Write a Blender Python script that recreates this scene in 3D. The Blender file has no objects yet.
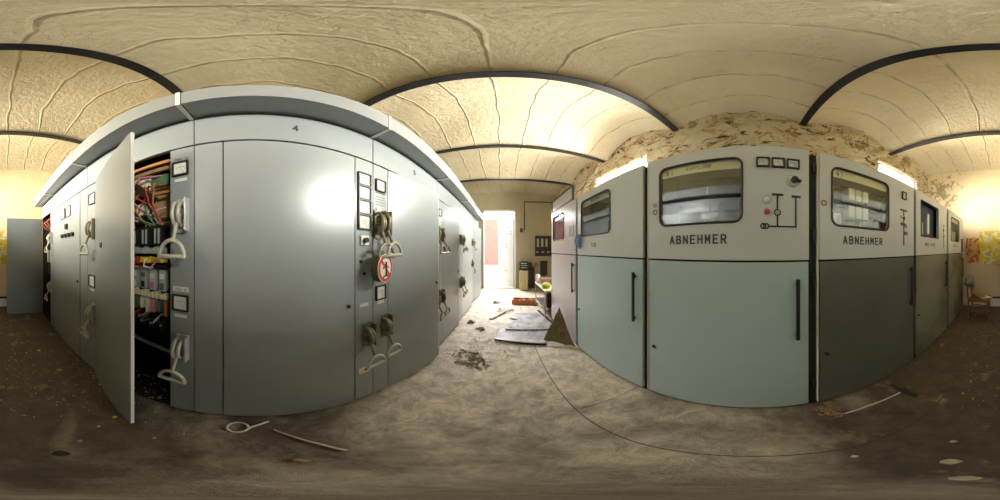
import bpy, bmesh, math, random
from math import sin, cos, pi, radians
from mathutils import Vector, Matrix
from mathutils.geometry import tessellate_polygon
random.seed(7)
sc = bpy.context.scene
COL = sc.collection

# ------------------------------------------------------------------ camera, world, lights, exposure
cam_d = bpy.data.cameras.new('camera')
cam_d.type = 'PANO'
cam_d.panorama_type = 'EQUIRECTANGULAR'
cam_d.clip_start = 0.01
cam_d.clip_end = 200
cam = bpy.data.objects.new('camera', cam_d)
cam.location = (0, 0, 1.5)
cam.rotation_euler = (radians(90), 0, radians(1.3))
COL.objects.link(cam)
sc.camera = cam

w = bpy.data.worlds.new('sky')
sc.world = w
w.use_nodes = True
w.node_tree.nodes['Background'].inputs[0].default_value = (0.93, 0.96, 1.0, 1)
w.node_tree.nodes['Background'].inputs[1].default_value = 0.8

sc.view_settings.view_transform = 'Standard'
sc.view_settings.look = 'None'
sc.view_settings.exposure = 1.85
sc.view_settings.gamma = 1
sc.view_settings.use_curve_mapping = False
sc.cycles.use_denoising = True
sc.cycles.max_bounces = 12
sc.cycles.diffuse_bounces = 8
sc.cycles.glossy_bounces = 6
sc.cycles.transparent_max_bounces = 12
sc.cycles.sample_clamp_indirect = 6
sc.cycles.caustics_reflective = False
sc.cycles.caustics_refractive = False
sc.cycles.blur_glossy = 0.5


def area(name, loc, rot, sx, sy, power, color, spread=180):
    l = bpy.data.lights.new(name, 'AREA')
    l.shape = 'RECTANGLE'
    l.size, l.size_y, l.energy, l.color = sx, sy, power, color
    l.spread = radians(spread)
    o = bpy.data.objects.new(name, l)
    o.location = loc
    o.rotation_euler = rot
    COL.objects.link(o)
    return o


# daylight entering through the two windows of the right wall and the open door
area('daylight_window_front', (2.52, 2.43, 2.35), (0, radians(74), 0), 1.75, 1.55, 175, (1.0, 0.97, 0.92), 140)
area('daylight_window_back', (2.52, -2.75, 2.4), (0, radians(82), 0), 1.75, 1.2, 115, (1.0, 0.91, 0.77), 88)
area('daylight_door', (-.16, 7.7, 4.1), (radians(-56), 0, 0), 2.6, 1.8, 290, (1.0, 0.98, 1.0), 120)


# ------------------------------------------------------------------ materials
def node(nt, kind, **kw):
    n = nt.nodes.new(kind)
    for k, v in kw.items():
        if k.startswith('i_'):
            n.inputs[k[2:].replace('_', ' ')].default_value = v
        else:
            setattr(n, k, v)
    return n


def c4(c):
    return (c[0], c[1], c[2], 1)


def mat(name, col, col2=None, rough=.5, metal=0, scale=3, bump=0, bscale=30, lo=.2, hi=.85, spec=.5, detail=8, stretch=(1, 1, 1), rough2=None):
    """procedural paint: two colours mixed by noise in world position, optional bump"""
    m = bpy.data.materials.new(name)
    m.use_nodes = True
    nt = m.node_tree
    b = nt.nodes['Principled BSDF']
    b.inputs['Metallic'].default_value = metal
    b.inputs['Roughness'].default_value = rough
    b.inputs['Specular IOR Level'].default_value = spec
    b.inputs['Base Color'].default_value = c4(col)
    geo = node(nt, 'ShaderNodeNewGeometry')
    mp = node(nt, 'ShaderNodeMapping')
    mp.inputs['Scale'].default_value = stretch
    nt.links.new(geo.outputs['Position'], mp.inputs['Vector'])
    if col2 is not None:
        n = node(nt, 'ShaderNodeTexNoise', i_Scale=scale, i_Detail=detail, i_Roughness=.55)
        nt.links.new(mp.outputs[0], n.inputs['Vector'])
        r = node(nt, 'ShaderNodeMapRange')
        r.inputs[1].default_value = lo
        r.inputs[2].default_value = hi
        nt.links.new(n.outputs[0], r.inputs[0])
        mx = node(nt, 'ShaderNodeMix', data_type='RGBA')
        mx.inputs[6].default_value = c4(col)
        mx.inputs[7].default_value = c4(col2)
        nt.links.new(r.outputs[0], mx.inputs[0])
        nt.links.new(mx.outputs[2], b.inputs['Base Color'])
        if rough2 is not None:
            r2 = node(nt, 'ShaderNodeMapRange')
            r2.inputs[3].default_value = rough
            r2.inputs[4].default_value = rough2
            nt.links.new(r.outputs[0], r2.inputs[0])
            nt.links.new(r2.outputs[0], b.inputs['Roughness'])
    if bump:
        n2 = node(nt, 'ShaderNodeTexNoise', i_Scale=bscale, i_Detail=6)
        nt.links.new(mp.outputs[0], n2.inputs['Vector'])
        bp = node(nt, 'ShaderNodeBump', i_Strength=bump, i_Distance=.02)
        nt.links.new(n2.outputs[0], bp.inputs['Height'])
        nt.links.new(bp.outputs[0], b.inputs['Normal'])
    return m


def glass(name, tint=(.9, .95, .95), gloss=.3, rough=.03):
    m = bpy.data.materials.new(name)
    m.use_nodes = True
    nt = m.node_tree
    nt.nodes.clear()
    out = node(nt, 'ShaderNodeOutputMaterial')
    t = node(nt, 'ShaderNodeBsdfTransparent')
    t.inputs[0].default_value = c4(tint)
    g = node(nt, 'ShaderNodeBsdfGlossy')
    g.inputs['Roughness'].default_value = rough
    g.inputs[0].default_value = (.95, .97, 1, 1)
    mx = node(nt, 'ShaderNodeMixShader')
    mx.inputs[0].default_value = gloss
    nt.links.new(t.outputs[0], mx.inputs[1])
    nt.links.new(g.outputs[0], mx.inputs[2])
    nt.links.new(mx.outputs[0], out.inputs[0])
    return m


M = {}
M['grey'] = mat('grey_paint', (.34, .375, .40), (.285, .305, .315), rough=.285, metal=.16, detail=2, scale=.9, spec=.45, rough2=.34)
M['grey_doorlit'] = mat('doorlit_grey_paint', (.44, .46, .47), (.38, .39, .39), rough=.3, metal=.2, detail=2, scale=1.5)  # the row's grey lightened: doorway reflection painted into one door
M['canopy'] = mat('canopy_paint', (.31, .325, .335), (.26, .27, .27), rough=.38, metal=.1, scale=3)
M['joint'] = mat('joint_strip_paint', (.72, .70, .60), rough=.5)
M['cream'] = mat('cream_grey_paint', (.62, .65, .645), (.55, .57, .56), rough=.33, scale=1.6, bump=.02, bscale=8, rough2=.45)
M['green'] = mat('green_grey_paint', (.47, .60, .60), (.42, .53, .53), rough=.29, detail=3, scale=1.5, bump=.02, bscale=7, rough2=.38, spec=.6)
M['olive_warm'] = mat('yellowish_grey_paint', (.25, .245, .18), (.07, .065, .045), rough=.3, scale=1.6, detail=5, lo=.42, hi=.72, rough2=.4)
M['olive'] = mat('dull_olive_grey_paint', (.15, .155, .13), (.10, .10, .08), rough=.3, scale=2, bump=.03, bscale=8, rough2=.45)
M['pale'] = mat('pale_grey_paint', (.55, .53, .54), (.45, .43, .43), rough=.3, scale=2)
M['black'] = mat('black_plastic', (.012, .012, .012), (.03, .028, .025), rough=.4, scale=20)
M['dark'] = mat('dark_interior', (.012, .011, .010), (.03, .026, .02), rough=.8, scale=6)
M['rubber'] = mat('brown_black_rubber', (.022, .014, .010), (.05, .028, .018), rough=.5, scale=8)
M['white'] = mat('white_dial', (.72, .73, .66), rough=.4)
M['label'] = mat('cream_label', (.80, .74, .50), (.72, .64, .40), rough=.5, scale=9)
M['ink'] = mat('dark_grey_lettering', (.05, .05, .045), (.10, .10, .09), rough=.6, scale=25)
M['handle'] = mat('worn_cream_enamel', (.60, .60, .52), (.36, .35, .28), rough=.35, metal=.1, scale=22)
M['handle_dark'] = mat('grimy_olive_enamel', (.16, .15, .10), (.34, .32, .22), rough=.4, metal=.3, scale=22)
M['relay_bright'] = mat('bright_zinc', (.62, .63, .66), (.48, .48, .48), rough=.35, metal=.3, scale=20)
M['metal'] = mat('bare_metal', (.55, .56, .58), (.35, .35, .33), rough=.28, metal=.8, scale=14)
M['steel'] = mat('black_beam_paint', (.014, .014, .017), (.035, .035, .04), rough=.38, metal=.3, scale=7)
M['red'] = mat('red_enamel', (.55, .03, .02), rough=.35)
M['wire_red'] = mat('red_wire', (.45, .05, .05), rough=.45)
M['pink'] = mat('pink_wire', (.55, .22, .34), rough=.45)
M['lilac'] = mat('lilac_wire', (.42, .36, .52), rough=.45)
M['yellow'] = mat('yellow_plastic', (.75, .60, .04), (.65, .45, .04), rough=.45, scale=30)
M['teal'] = mat('green_board', (.05, .16, .09), (.10, .20, .08), rough=.5, scale=30)
M['orange'] = mat('orange_laminate', (.46, .19, .05), (.30, .12, .035), rough=.55, scale=14)
M['bake'] = mat('ochre_hardboard', (.40, .26, .11), (.26, .16, .07), rough=.6, scale=8)
M['relay'] = mat('pale_relay_case', (.42, .45, .42), (.30, .34, .32), rough=.35, scale=12)
M['wood'] = mat('reddish_wood', (.22, .085, .035), (.12, .05, .022), rough=.5, scale=12, stretch=(1, 1, .2))
M['blue'] = mat('blue_rag', (.07, .17, .50), (.35, .45, .65), rough=.8, scale=40)
M['blue_door'] = mat('blue_grey_paint', (.20, .235, .25), (.15, .18, .19), rough=.35, scale=1.5)
M['trimwhite'] = mat('white_painted_trim', (.78, .78, .74), (.62, .61, .56), rough=.5, scale=3)
M['doorwhite'] = mat('white_door_paint', (.66, .68, .66), (.55, .57, .55), rough=.4, scale=3)
M['brick'] = None
M['paper'] = mat('dirty_paper', (.62, .58, .48), (.40, .35, .26), rough=.8, scale=20)
M['leaf'] = mat('dry_dead_leaf', (.09, .065, .03), (.20, .16, .09), rough=.85, scale=40)
M['plaster_chip'] = mat('plaster_flake', (.50, .44, .33), (.34, .29, .2), rough=.9, scale=25)
M['crate'] = mat('orange_crate_paint', (.50, .17, .055), (.32, .11, .04), rough=.6, scale=9)
M['cable_white'] = mat('dirty_white_cable', (.62, .60, .55), (.45, .42, .36), rough=.5, scale=30)
M['moss'] = mat('mossy_board', (.20, .165, .07), (.04, .03, .018), rough=.9, scale=9, bump=.6, bscale=25)
M['sheet'] = mat('dusty_grey_sheet', (.19, .185, .20), (.40, .39, .40), rough=.55, metal=.0, scale=4, bump=.15, bscale=12, lo=.42, hi=.66)
M['cloth'] = mat('grey_green_cloth', (.16, .17, .14), (.09, .10, .08), rough=.9, scale=20)
M['glasspane'] = glass('display_window_glass', (.97, .98, .97), .085, .03)
M['glassdim'] = glass('dusty_window_glass', (.97, .98, .95), .05, .05)
M['clear'] = glass('clear_window_glass', (.97, .97, .93), .05, .02)
M['beige'] = mat('beige_cupboard_paint', (.47, .41, .26), (.36, .30, .18), rough=.5, scale=4)


def plaster(name, base, alt, dark=None, bump=.5, seams=False, rubble=False):
    m = bpy.data.materials.new(name)
    m.use_nodes = True
    nt = m.node_tree
    L = nt.links.new
    b = nt.nodes['Principled BSDF']
    b.inputs['Roughness'].default_value = .85
    b.inputs['Specular IOR Level'].default_value = .2
    geo = node(nt, 'ShaderNodeNewGeometry')
    n1 = node(nt, 'ShaderNodeTexNoise', i_Scale=1.4, i_Detail=9, i_Roughness=.6)
    L(geo.outputs['Position'], n1.inputs['Vector'])
    r1 = node(nt, 'ShaderNodeMapRange')
    r1.inputs[1].default_value = .35
    r1.inputs[2].default_value = .68
    L(n1.outputs[0], r1.inputs[0])
    mx = node(nt, 'ShaderNodeMix', data_type='RGBA')
    mx.inputs[6].default_value = c4(base)
    mx.inputs[7].default_value = c4(alt)
    L(r1.outputs[0], mx.inputs[0])
    last = mx.outputs[2]
    n2 = node(nt, 'ShaderNodeTexNoise', i_Scale=14, i_Detail=10, i_Roughness=.7)
    L(geo.outputs['Position'], n2.inputs['Vector'])
    height = n2.outputs[0]
    if dark is not None:
        # flaked and stained patches with their own outline
        n3 = node(nt, 'ShaderNodeTexNoise', i_Scale=3.2 if rubble else 2.2, i_Detail=12, i_Roughness=.72, i_Distortion=.8)
        L(geo.outputs['Position'], n3.inputs['Vector'])
        r3 = node(nt, 'ShaderNodeMapRange')
        r3.inputs[1].default_value = .54 if rubble else .62
        r3.inputs[2].default_value = .60 if rubble else .75
        L(n3.outputs[0], r3.inputs[0])
        mx2 = node(nt, 'ShaderNodeMix', data_type='RGBA')
        mx2.inputs[7].default_value = c4(dark)
        L(last, mx2.inputs[6])
        L(r3.outputs[0], mx2.inputs[0])
        last = mx2.outputs[2]
    if rubble:
        mp = node(nt, 'ShaderNodeMapping')
        mp.inputs['Scale'].default_value = (3, 3, 9)
        L(geo.outputs['Position'], mp.inputs['Vector'])
        n4 = node(nt, 'ShaderNodeTexNoise', i_Scale=1.0, i_Detail=10, i_Roughness=.7, i_Distortion=1.4)
        L(mp.outputs[0], n4.inputs['Vector'])
        r4 = node(nt, 'ShaderNodeMapRange')
        r4.inputs[1].default_value = .44
        r4.inputs[2].default_value = .40
        L(n4.outputs[0], r4.inputs[0])
        mx4 = node(nt, 'ShaderNodeMix', data_type='RGBA')
        mx4.inputs[7].default_value = (.07, .045, .02, 1)
        L(last, mx4.inputs[6])
        L(r4.outputs[0], mx4.inputs[0])
        last = mx4.outputs[2]
        add = node(nt, 'ShaderNodeMath', operation='ADD')
        L(n4.outputs[0], add.inputs[0])
        L(n2.outputs[0], add.inputs[1])
        height = add.outputs[0]
    if seams:
        # seams of the old form boards run from beam to beam
        sep = node(nt, 'ShaderNodeSeparateXYZ')
        L(geo.outputs['Position'], sep.inputs[0])
        nw = node(nt, 'ShaderNodeTexNoise', i_Scale=1.9, i_Detail=7)
        L(geo.outputs['Position'], nw.inputs['Vector'])
        wob = node(nt, 'ShaderNodeMath', operation='MULTIPLY_ADD')
        wob.inputs[1].default_value = .16
        L(nw.outputs[0], wob.inputs[0])
        L(sep.outputs[0], wob.inputs[2])
        sc_ = node(nt, 'ShaderNodeMath', operation='MULTIPLY')
        sc_.inputs[1].default_value = 2.3
        L(wob.outputs[0], sc_.inputs[0])
        pp = node(nt, 'ShaderNodeMath', operation='PINGPONG')
        pp.inputs[1].default_value = .5
        L(sc_.outputs[0], pp.inputs[0])
        rs = node(nt, 'ShaderNodeMapRange')
        rs.inputs[1].default_value = .0
        rs.inputs[2].default_value = .045
        rs.inputs[3].default_value = .55
        rs.inputs[4].default_value = 0
        L(pp.outputs[0], rs.inputs[0])
        nb = node(nt, 'ShaderNodeTexNoise', i_Scale=7, i_Detail=8)
        L(geo.outputs['Position'], nb.inputs['Vector'])
        rb = node(nt, 'ShaderNodeMapRange')
        rb.inputs[1].default_value = .42
        rb.inputs[2].default_value = .56
        L(nb.outputs[0], rb.inputs[0])
        mu = node(nt, 'ShaderNodeMath', operation='MULTIPLY')
        L(rs.outputs[0], mu.inputs[0])
        L(rb.outputs[0], mu.inputs[1])
        mx5 = node(nt, 'ShaderNodeMix', data_type='RGBA')
        mx5.inputs[7].default_value = (.24, .18, .11, 1)
        L(last, mx5.inputs[6])
        L(mu.outputs[0], mx5.inputs[0])
        last = mx5.outputs[2]
        hs = node(nt, 'ShaderNodeMath', operation='MULTIPLY_ADD')
        hs.inputs[1].default_value = .7
        L(rs.outputs[0], hs.inputs[0])
        L(n2.outputs[0], hs.inputs[2])
        height = hs.outputs[0]
    L(last, b.inputs['Base Color'])
    bp = node(nt, 'ShaderNodeBump', i_Strength=bump, i_Distance=.06)
    L(height, bp.inputs['Height'])
    L(bp.outputs[0], b.inputs['Normal'])
    return m


M['ceiling'] = plaster('cream_ceiling_plaster', (.60, .52, .375), (.52, .44, .30), (.42, .34, .21), .6, seams=True)
M['rubble'] = plaster('peeling_rubble_plaster', (.74, .65, .46), (.56, .43, .24), (.38, .26, .12), 1.0, rubble=True)
M['wall_back'] = plaster('warm_cream_wall', (.74, .63, .44), (.68, .54, .34), None, .25)
M['wall_front'] = plaster('khaki_wall', (.46, .41, .29), (.40, .35, .24), (.50, .45, .32), .2)


def floor_material():
    m = bpy.data.materials.new('dirty_concrete_floor')
    m.use_nodes = True
    nt = m.node_tree
    L = nt.links.new
    b = nt.nodes['Principled BSDF']
    geo = node(nt, 'ShaderNodeNewGeometry')
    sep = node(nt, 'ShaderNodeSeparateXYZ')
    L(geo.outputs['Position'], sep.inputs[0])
    na = node(nt, 'ShaderNodeTexNoise', i_Scale=1.1, i_Detail=9, i_Roughness=.6, i_Distortion=.6)
    L(geo.outputs['Position'], na.inputs['Vector'])
    # dirt blotches plus painted-in shade: floor colour darkens from the door to the back
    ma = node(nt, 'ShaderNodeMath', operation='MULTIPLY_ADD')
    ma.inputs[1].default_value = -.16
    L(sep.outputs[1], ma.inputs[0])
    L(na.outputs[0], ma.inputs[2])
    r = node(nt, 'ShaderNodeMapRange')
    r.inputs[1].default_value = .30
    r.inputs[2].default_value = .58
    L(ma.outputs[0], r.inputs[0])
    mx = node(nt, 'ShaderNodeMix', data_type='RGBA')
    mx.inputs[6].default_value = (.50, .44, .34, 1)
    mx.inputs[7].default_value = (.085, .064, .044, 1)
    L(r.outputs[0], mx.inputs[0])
    nb = node(nt, 'ShaderNodeTexNoise', i_Scale=6.5, i_Detail=14, i_Roughness=.8, i_Distortion=.5)
    L(geo.outputs['Position'], nb.inputs['Vector'])
    rb = node(nt, 'ShaderNodeMapRange')
    rb.inputs[1].default_value = .36
    rb.inputs[2].default_value = .66
    rb.inputs[3].default_value = .5
    rb.inputs[4].default_value = 1.45
    L(nb.outputs[0], rb.inputs[0])
    mm = node(nt, 'ShaderNodeMix', data_type='RGBA', blend_type='MULTIPLY')
    mm.inputs[0].default_value = 1
    L(mx.outputs[2], mm.inputs[6])
    L(rb.outputs[0], mm.inputs[7])
    # pale dust blotches
    nc = node(nt, 'ShaderNodeTexNoise', i_Scale=2.6, i_Detail=10, i_Roughness=.7)
    L(geo.outputs['Position'], nc.inputs['Vector'])
    rc = node(nt, 'ShaderNodeMapRange')
    rc.inputs[1].default_value = .58
    rc.inputs[2].default_value = .66
    rc.inputs[4].default_value = .6
    L(nc.outputs[0], rc.inputs[0])
    m3 = node(nt, 'ShaderNodeMix', data_type='RGBA')
    m3.inputs[7].default_value = (.36, .29, .20, 1)
    L(rc.outputs[0], m3.inputs[0])
    L(mm.outputs[2], m3.inputs[6])
    L(m3.outputs[2], b.inputs['Base Color'])
    rr = node(nt, 'ShaderNodeMapRange')
    rr.inputs[3].default_value = .42
    rr.inputs[4].default_value = .8
    L(nb.outputs[0], rr.inputs[0])
    L(rr.outputs[0], b.inputs['Roughness'])
    bp = node(nt, 'ShaderNodeBump', i_Strength=.8, i_Distance=.03)
    L(nb.outputs[0], bp.inputs['Height'])
    L(bp.outputs[0], b.inputs['Normal'])
    return m


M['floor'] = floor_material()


def brick_material():
    m = bpy.data.materials.new('pink_brick')
    m.use_nodes = True
    nt = m.node_tree
    b = nt.nodes['Principled BSDF']
    b.inputs['Roughness'].default_value = .9
    tc = node(nt, 'ShaderNodeTexCoord')
    mp = node(nt, 'ShaderNodeMapping')
    mp.inputs['Rotation'].default_value = (radians(90), 0, 0)
    nt.links.new(tc.outputs['Object'], mp.inputs[0])
    br = node(nt, 'ShaderNodeTexBrick')
    br.inputs['Color1'].default_value = (.42, .14, .13, 1)
    br.inputs['Color2'].default_value = (.50, .20, .18, 1)
    br.inputs['Mortar'].default_value = (.55, .42, .38, 1)
    br.inputs['Scale'].default_value = 4
    nt.links.new(mp.outputs[0], br.inputs['Vector'])
    nt.links.new(br.outputs[0], b.inputs['Base Color'])
    return m


M['brick'] = brick_material()


def poster_material(name, cols, scale, seed):
    """faded printed sheet with blotches in several inks"""
    m = bpy.data.materials.new(name)
    m.use_nodes = True
    nt = m.node_tree
    b = nt.nodes['Principled BSDF']
    b.inputs['Roughness'].default_value = .7
    tc = node(nt, 'ShaderNodeTexCoord')
    mp = node(nt, 'ShaderNodeMapping')
    mp.inputs['Location'].default_value = (seed, seed * 2, seed)
    nt.links.new(tc.outputs['Object'], mp.inputs[0])
    n = node(nt, 'ShaderNodeTexNoise', i_Scale=scale, i_Detail=3, i_Distortion=1.5)
    nt.links.new(mp.outputs[0], n.inputs['Vector'])
    r = node(nt, 'ShaderNodeValToRGB')
    r.color_ramp.interpolation = 'CONSTANT'
    e = r.color_ramp.elements
    e[0].color = c4(cols[0])
    e[0].position = 0
    e[1].position = .40
    e[1].color = c4(cols[1])
    for k, c in enumerate(cols[2:]):
        x = e.new(.48 + .075 * k)
        x.color = c4(c)
    nt.links.new(n.outputs[0], r.inputs[0])
    nt.links.new(r.outputs[0], b.inputs['Base Color'])
    return m


M['poster_orange'] = poster_material('faded_orange_print', [(.20, .10, .03), (.62, .33, .08), (.66, .40, .12), (.50, .14, .05)], 4, 1.3)
M['poster_yellow'] = poster_material('faded_yellow_print', [(.62, .50, .12), (.80, .74, .52), (.76, .62, .06), (.60, .50, .05)], 2.2, 4.1)


# ------------------------------------------------------------------ geometry helpers
class MB:
    def __init__(self):
        self.v, self.f = [], []

    def add(self, vs, fs):
        n = len(self.v)
        self.v += [tuple(v) for v in vs]
        self.f += [tuple(i + n for i in f) for f in fs]
        return self

    def box(self, x0, x1, y0, y1, z0, z1):
        x0, x1 = min(x0, x1), max(x0, x1)
        y0, y1 = min(y0, y1), max(y0, y1)
        z0, z1 = min(z0, z1), max(z0, z1)
        vs = [(x, y, z) for x in (x0, x1) for y in (y0, y1) for z in (z0, z1)]
        return self.add(vs, [(0, 1, 3, 2), (4, 6, 7, 5), (0, 4, 5, 1), (2, 3, 7, 6), (0, 2, 6, 4), (1, 5, 7, 3)])

    def obox(self, p, q, w_, h_):
        """bar from p to q with rectangular section"""
        p, q = Vector(p), Vector(q)
        d = (q - p).normalized()
        up = Vector((0, 0, 1)) if abs(d.z) < .95 else Vector((1, 0, 0))
        s = d.cross(up).normalized() * w_ / 2
        t = s.cross(d).normalized() * h_ / 2
        vs = [a + i * s + j * t for a in (p, q) for i, j in ((-1, -1), (1, -1), (1, 1), (-1, 1))]
        return self.add(vs, [(3, 2, 1, 0), (4, 5, 6, 7), (0, 1, 5, 4), (1, 2, 6, 5), (2, 3, 7, 6), (3, 0, 4, 7)])

    def tube(self, pts, r, n=8, closed=False):
        pts = [Vector(p) for p in pts]
        N = len(pts)
        rs = r if isinstance(r, (list, tuple)) else [r] * N
        ring, prev = [], None
        for i in range(N):
            if closed:
                d = pts[(i + 1) % N] - pts[i - 1]
            else:
                d = pts[min(i + 1, N - 1)] - pts[max(i - 1, 0)]
            if d.length < 1e-9:
                d = Vector((0, 0, 1))
            d.normalize()
            if prev is None:
                a = Vector((0, 0, 1)) if abs(d.z) < .9 else Vector((1, 0, 0))
                u = d.cross(a).normalized()
            else:
                u = (prev - d * prev.dot(d))
                u = u.normalized() if u.length > 1e-6 else d.orthogonal().normalized()
            prev = u
            v = d.cross(u)
            ring.append([pts[i] + (u * cos(2 * pi * k / n) + v * sin(2 * pi * k / n)) * rs[i] for k in range(n)])
        vs = [p for rr in ring for p in rr]
        fs = []
        for i in range(N if closed else N - 1):
            j = (i + 1) % N
            for k in range(n):
                fs.append((i * n + k, i * n + (k + 1) % n, j * n + (k + 1) % n, j * n + k))
        if not closed:
            fs += [tuple(range(n))[::-1], tuple((N - 1) * n + k for k in range(n))]
        return self.add(vs, fs)

    def cyl(self, p, q, r, n=20, r2=None):
        return self.tube([p, q], [r, r if r2 is None else r2], n)

    def prism(self, poly, axis, a, b):
        """extrude a 2-D polygon along axis x, y or z between a and b"""
        def P(u, v, t):
            return {'x': (t, u, v), 'y': (u, t, v), 'z': (u, v, t)}[axis]
        n = len(poly)
        tris = [tuple(range(n))]
        vs = [P(u, v, a) for u, v in poly] + [P(u, v, b) for u, v in poly]
        fs = [tuple(t) for t in tris] + [tuple(i + n for i in reversed(t)) for t in tris]
        fs += [(i, (i + 1) % n, n + (i + 1) % n, n + i) for i in range(n)]
        return self.add(vs, fs)

    def plate_hole(self, y0, y1, z0, z1, inner, xf, xb):
        """front plate in the y-z plane with one hole given as a loop of (y, z)"""
        outer = [(y0, z0), (y1, z0), (y1, z1), (y0, z1)]
        allp = outer + inner
        m, L_ = 4, len(inner)
        cy = sum(p[0] for p in inner) / L_
        cz = sum(p[1] for p in inner) / L_
        ws = (max(p[0] for p in inner) - cy) or 1
        hs = (max(p[1] for p in inner) - cz) or 1

        def corner(p):
            u, v = (p[0] - cy) / ws, (p[1] - cz) / hs
            return (0 if u < 0 else 1) if v < 0 else (2 if u >= 0 else 3)
        tris = []
        for q in range(L_):
            a_, b_ = q, (q + 1) % L_
            ca, cb = corner(inner[a_]), corner(inner[b_])
            tris.append((4 + a_, ca, 4 + b_) if ca == cb else (4 + a_, ca, cb, 4 + b_))
        n, m = len(allp), len(outer)
        vs = [(xf, u, v) for u, v in allp] + [(xb, u, v) for u, v in allp]
        fs = [tuple(t) for t in tris] + [tuple(i + n for i in reversed(t)) for t in tris]
        for s, e in ((0, m), (m, n)):
            k = e - s
            fs += [(s + i, s + (i + 1) % k, n + s + (i + 1) % k, n + s + i) for i in range(k)]
        return self.add(vs, fs)

    def build(self, name, m, parent=None, loc=None, rotz=0, bevel=0, smooth=False, label=None, fix=True):
        me = bpy.data.meshes.new(name)
        me.from_pydata(self.v, [], self.f)
        if fix or bevel:
            bm = bmesh.new()
            bm.from_mesh(me)
            if fix:
                bmesh.ops.recalc_face_normals(bm, faces=bm.faces)
            if bevel:
                es = [e for e in bm.edges if len(e.link_faces) == 2 and e.calc_face_angle(0) > .6]
                bmesh.ops.bevel(bm, geom=es, offset=bevel, segments=2, affect='EDGES', clamp_overlap=True)
            bm.to_mesh(me)
            bm.free()
        me.materials.append(m)
        if smooth:
            me.polygons.foreach_set('use_smooth', [True] * len(me.polygons))
            try:
                me.set_sharp_from_angle(angle=radians(50))
            except Exception:
                pass
        o = bpy.data.objects.new(name, me)
        COL.objects.link(o)
        if parent:
            o.parent = parent
        if loc:
            o.location = loc
        o.rotation_euler = (0, 0, rotz)
        if label:
            o['label'] = label
        return o


def tag(o, label, cat, group=None, kind=None):
    o['label'] = label
    o['category'] = cat
    if group:
        o['group'] = group
    if kind:
        o['kind'] = kind
    return o


def empty(name, loc, rotz=0):
    o = bpy.data.objects.new(name, None)
    o.location = loc
    o.rotation_euler = (0, 0, rotz)
    o.empty_display_size = .1
    COL.objects.link(o)
    return o


def struct(o, label=None):
    o['kind'] = 'structure'
    return o


GLY = {
 'A': [[(0, 0), (.5, 1), (1, 0)], [(.2, .35), (.8, .35)]],
 'B': [[(0, 0), (0, 1), (.7, 1), (.92, .9), (.92, .65), (.7, .53), (0, .53)], [(.7, .53), (1, .4), (1, .13), (.75, 0), (0, 0)]],
 'N': [[(0, 0), (0, 1), (1, 0), (1, 1)]], 'E': [[(1, 1), (0, 1), (0, 0), (1, 0)], [(0, .52), (.85, .52)]],
 'H': [[(0, 0), (0, 1)], [(1, 0), (1, 1)], [(0, .52), (1, .52)]], 'M': [[(0, 0), (0, 1), (.5, .35), (1, 1), (1, 0)]],
 'R': [[(0, 0), (0, 1), (.75, 1), (1, .87), (1, .62), (.75, .48), (0, .48)], [(.55, .48), (1, 0)]],
 'K': [[(0, 0), (0, 1)], [(1, 1), (0, .45)], [(.3, .6), (1, 0)]], 'U': [[(0, 1), (0, .2), (.25, 0), (.75, 0), (1, .2), (1, 1)]],
 'P': [[(0, 0), (0, 1), (.75, 1), (1, .87), (1, .6), (.75, .46), (0, .46)]], 'L': [[(0, 1), (0, 0), (1, 0)]],
 'G': [[(1, .8), (.75, 1), (.25, 1), (0, .8), (0, .2), (.25, 0), (.75, 0), (1, .2), (1, .5), (.6, .5)]],
 'T': [[(0, 1), (1, 1)], [(.5, 1), (.5, 0)]], 'I': [[(.5, 0), (.5, 1)]],
 'V': [[(0, 1), (.5, 0), (1, 1)]],
 '0': [[(.25, 0), (0, .2), (0, .8), (.25, 1), (.75, 1), (1, .8), (1, .2), (.75, 0), (.25, 0)]],
 '2': [[(0, .8), (.25, 1), (.75, 1), (1, .8), (1, .6), (0, 0), (1, 0)]], '3': [[(0, 1), (1, 1), (.5, .6), (1, .4), (1, .15), (.75, 0), (.25, 0), (0, .15)]],
 '4': [[(.75, 0), (.75, 1), (0, .3), (1, .3)]], '5': [[(1, 1), (.1, 1), (0, .55), (.7, .6), (1, .4), (1, .15), (.75, 0), (0, .05)]],
 '6': [[(.9, 1), (.3, .8), (0, .4), (0, .15), (.25, 0), (.75, 0), (1, .15), (1, .4), (.75, .55), (.05, .45)]],
 '7': [[(0, 1), (1, 1), (.4, 0)]], '8': [[(.5, .53), (.1, .65), (.1, .9), (.3, 1), (.7, 1), (.9, .9), (.9, .65), (.5, .53), (0, .35), (0, .12), (.25, 0), (.75, 0), (1, .12), (1, .35), (.5, .53)]],
 ' ': []}


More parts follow.
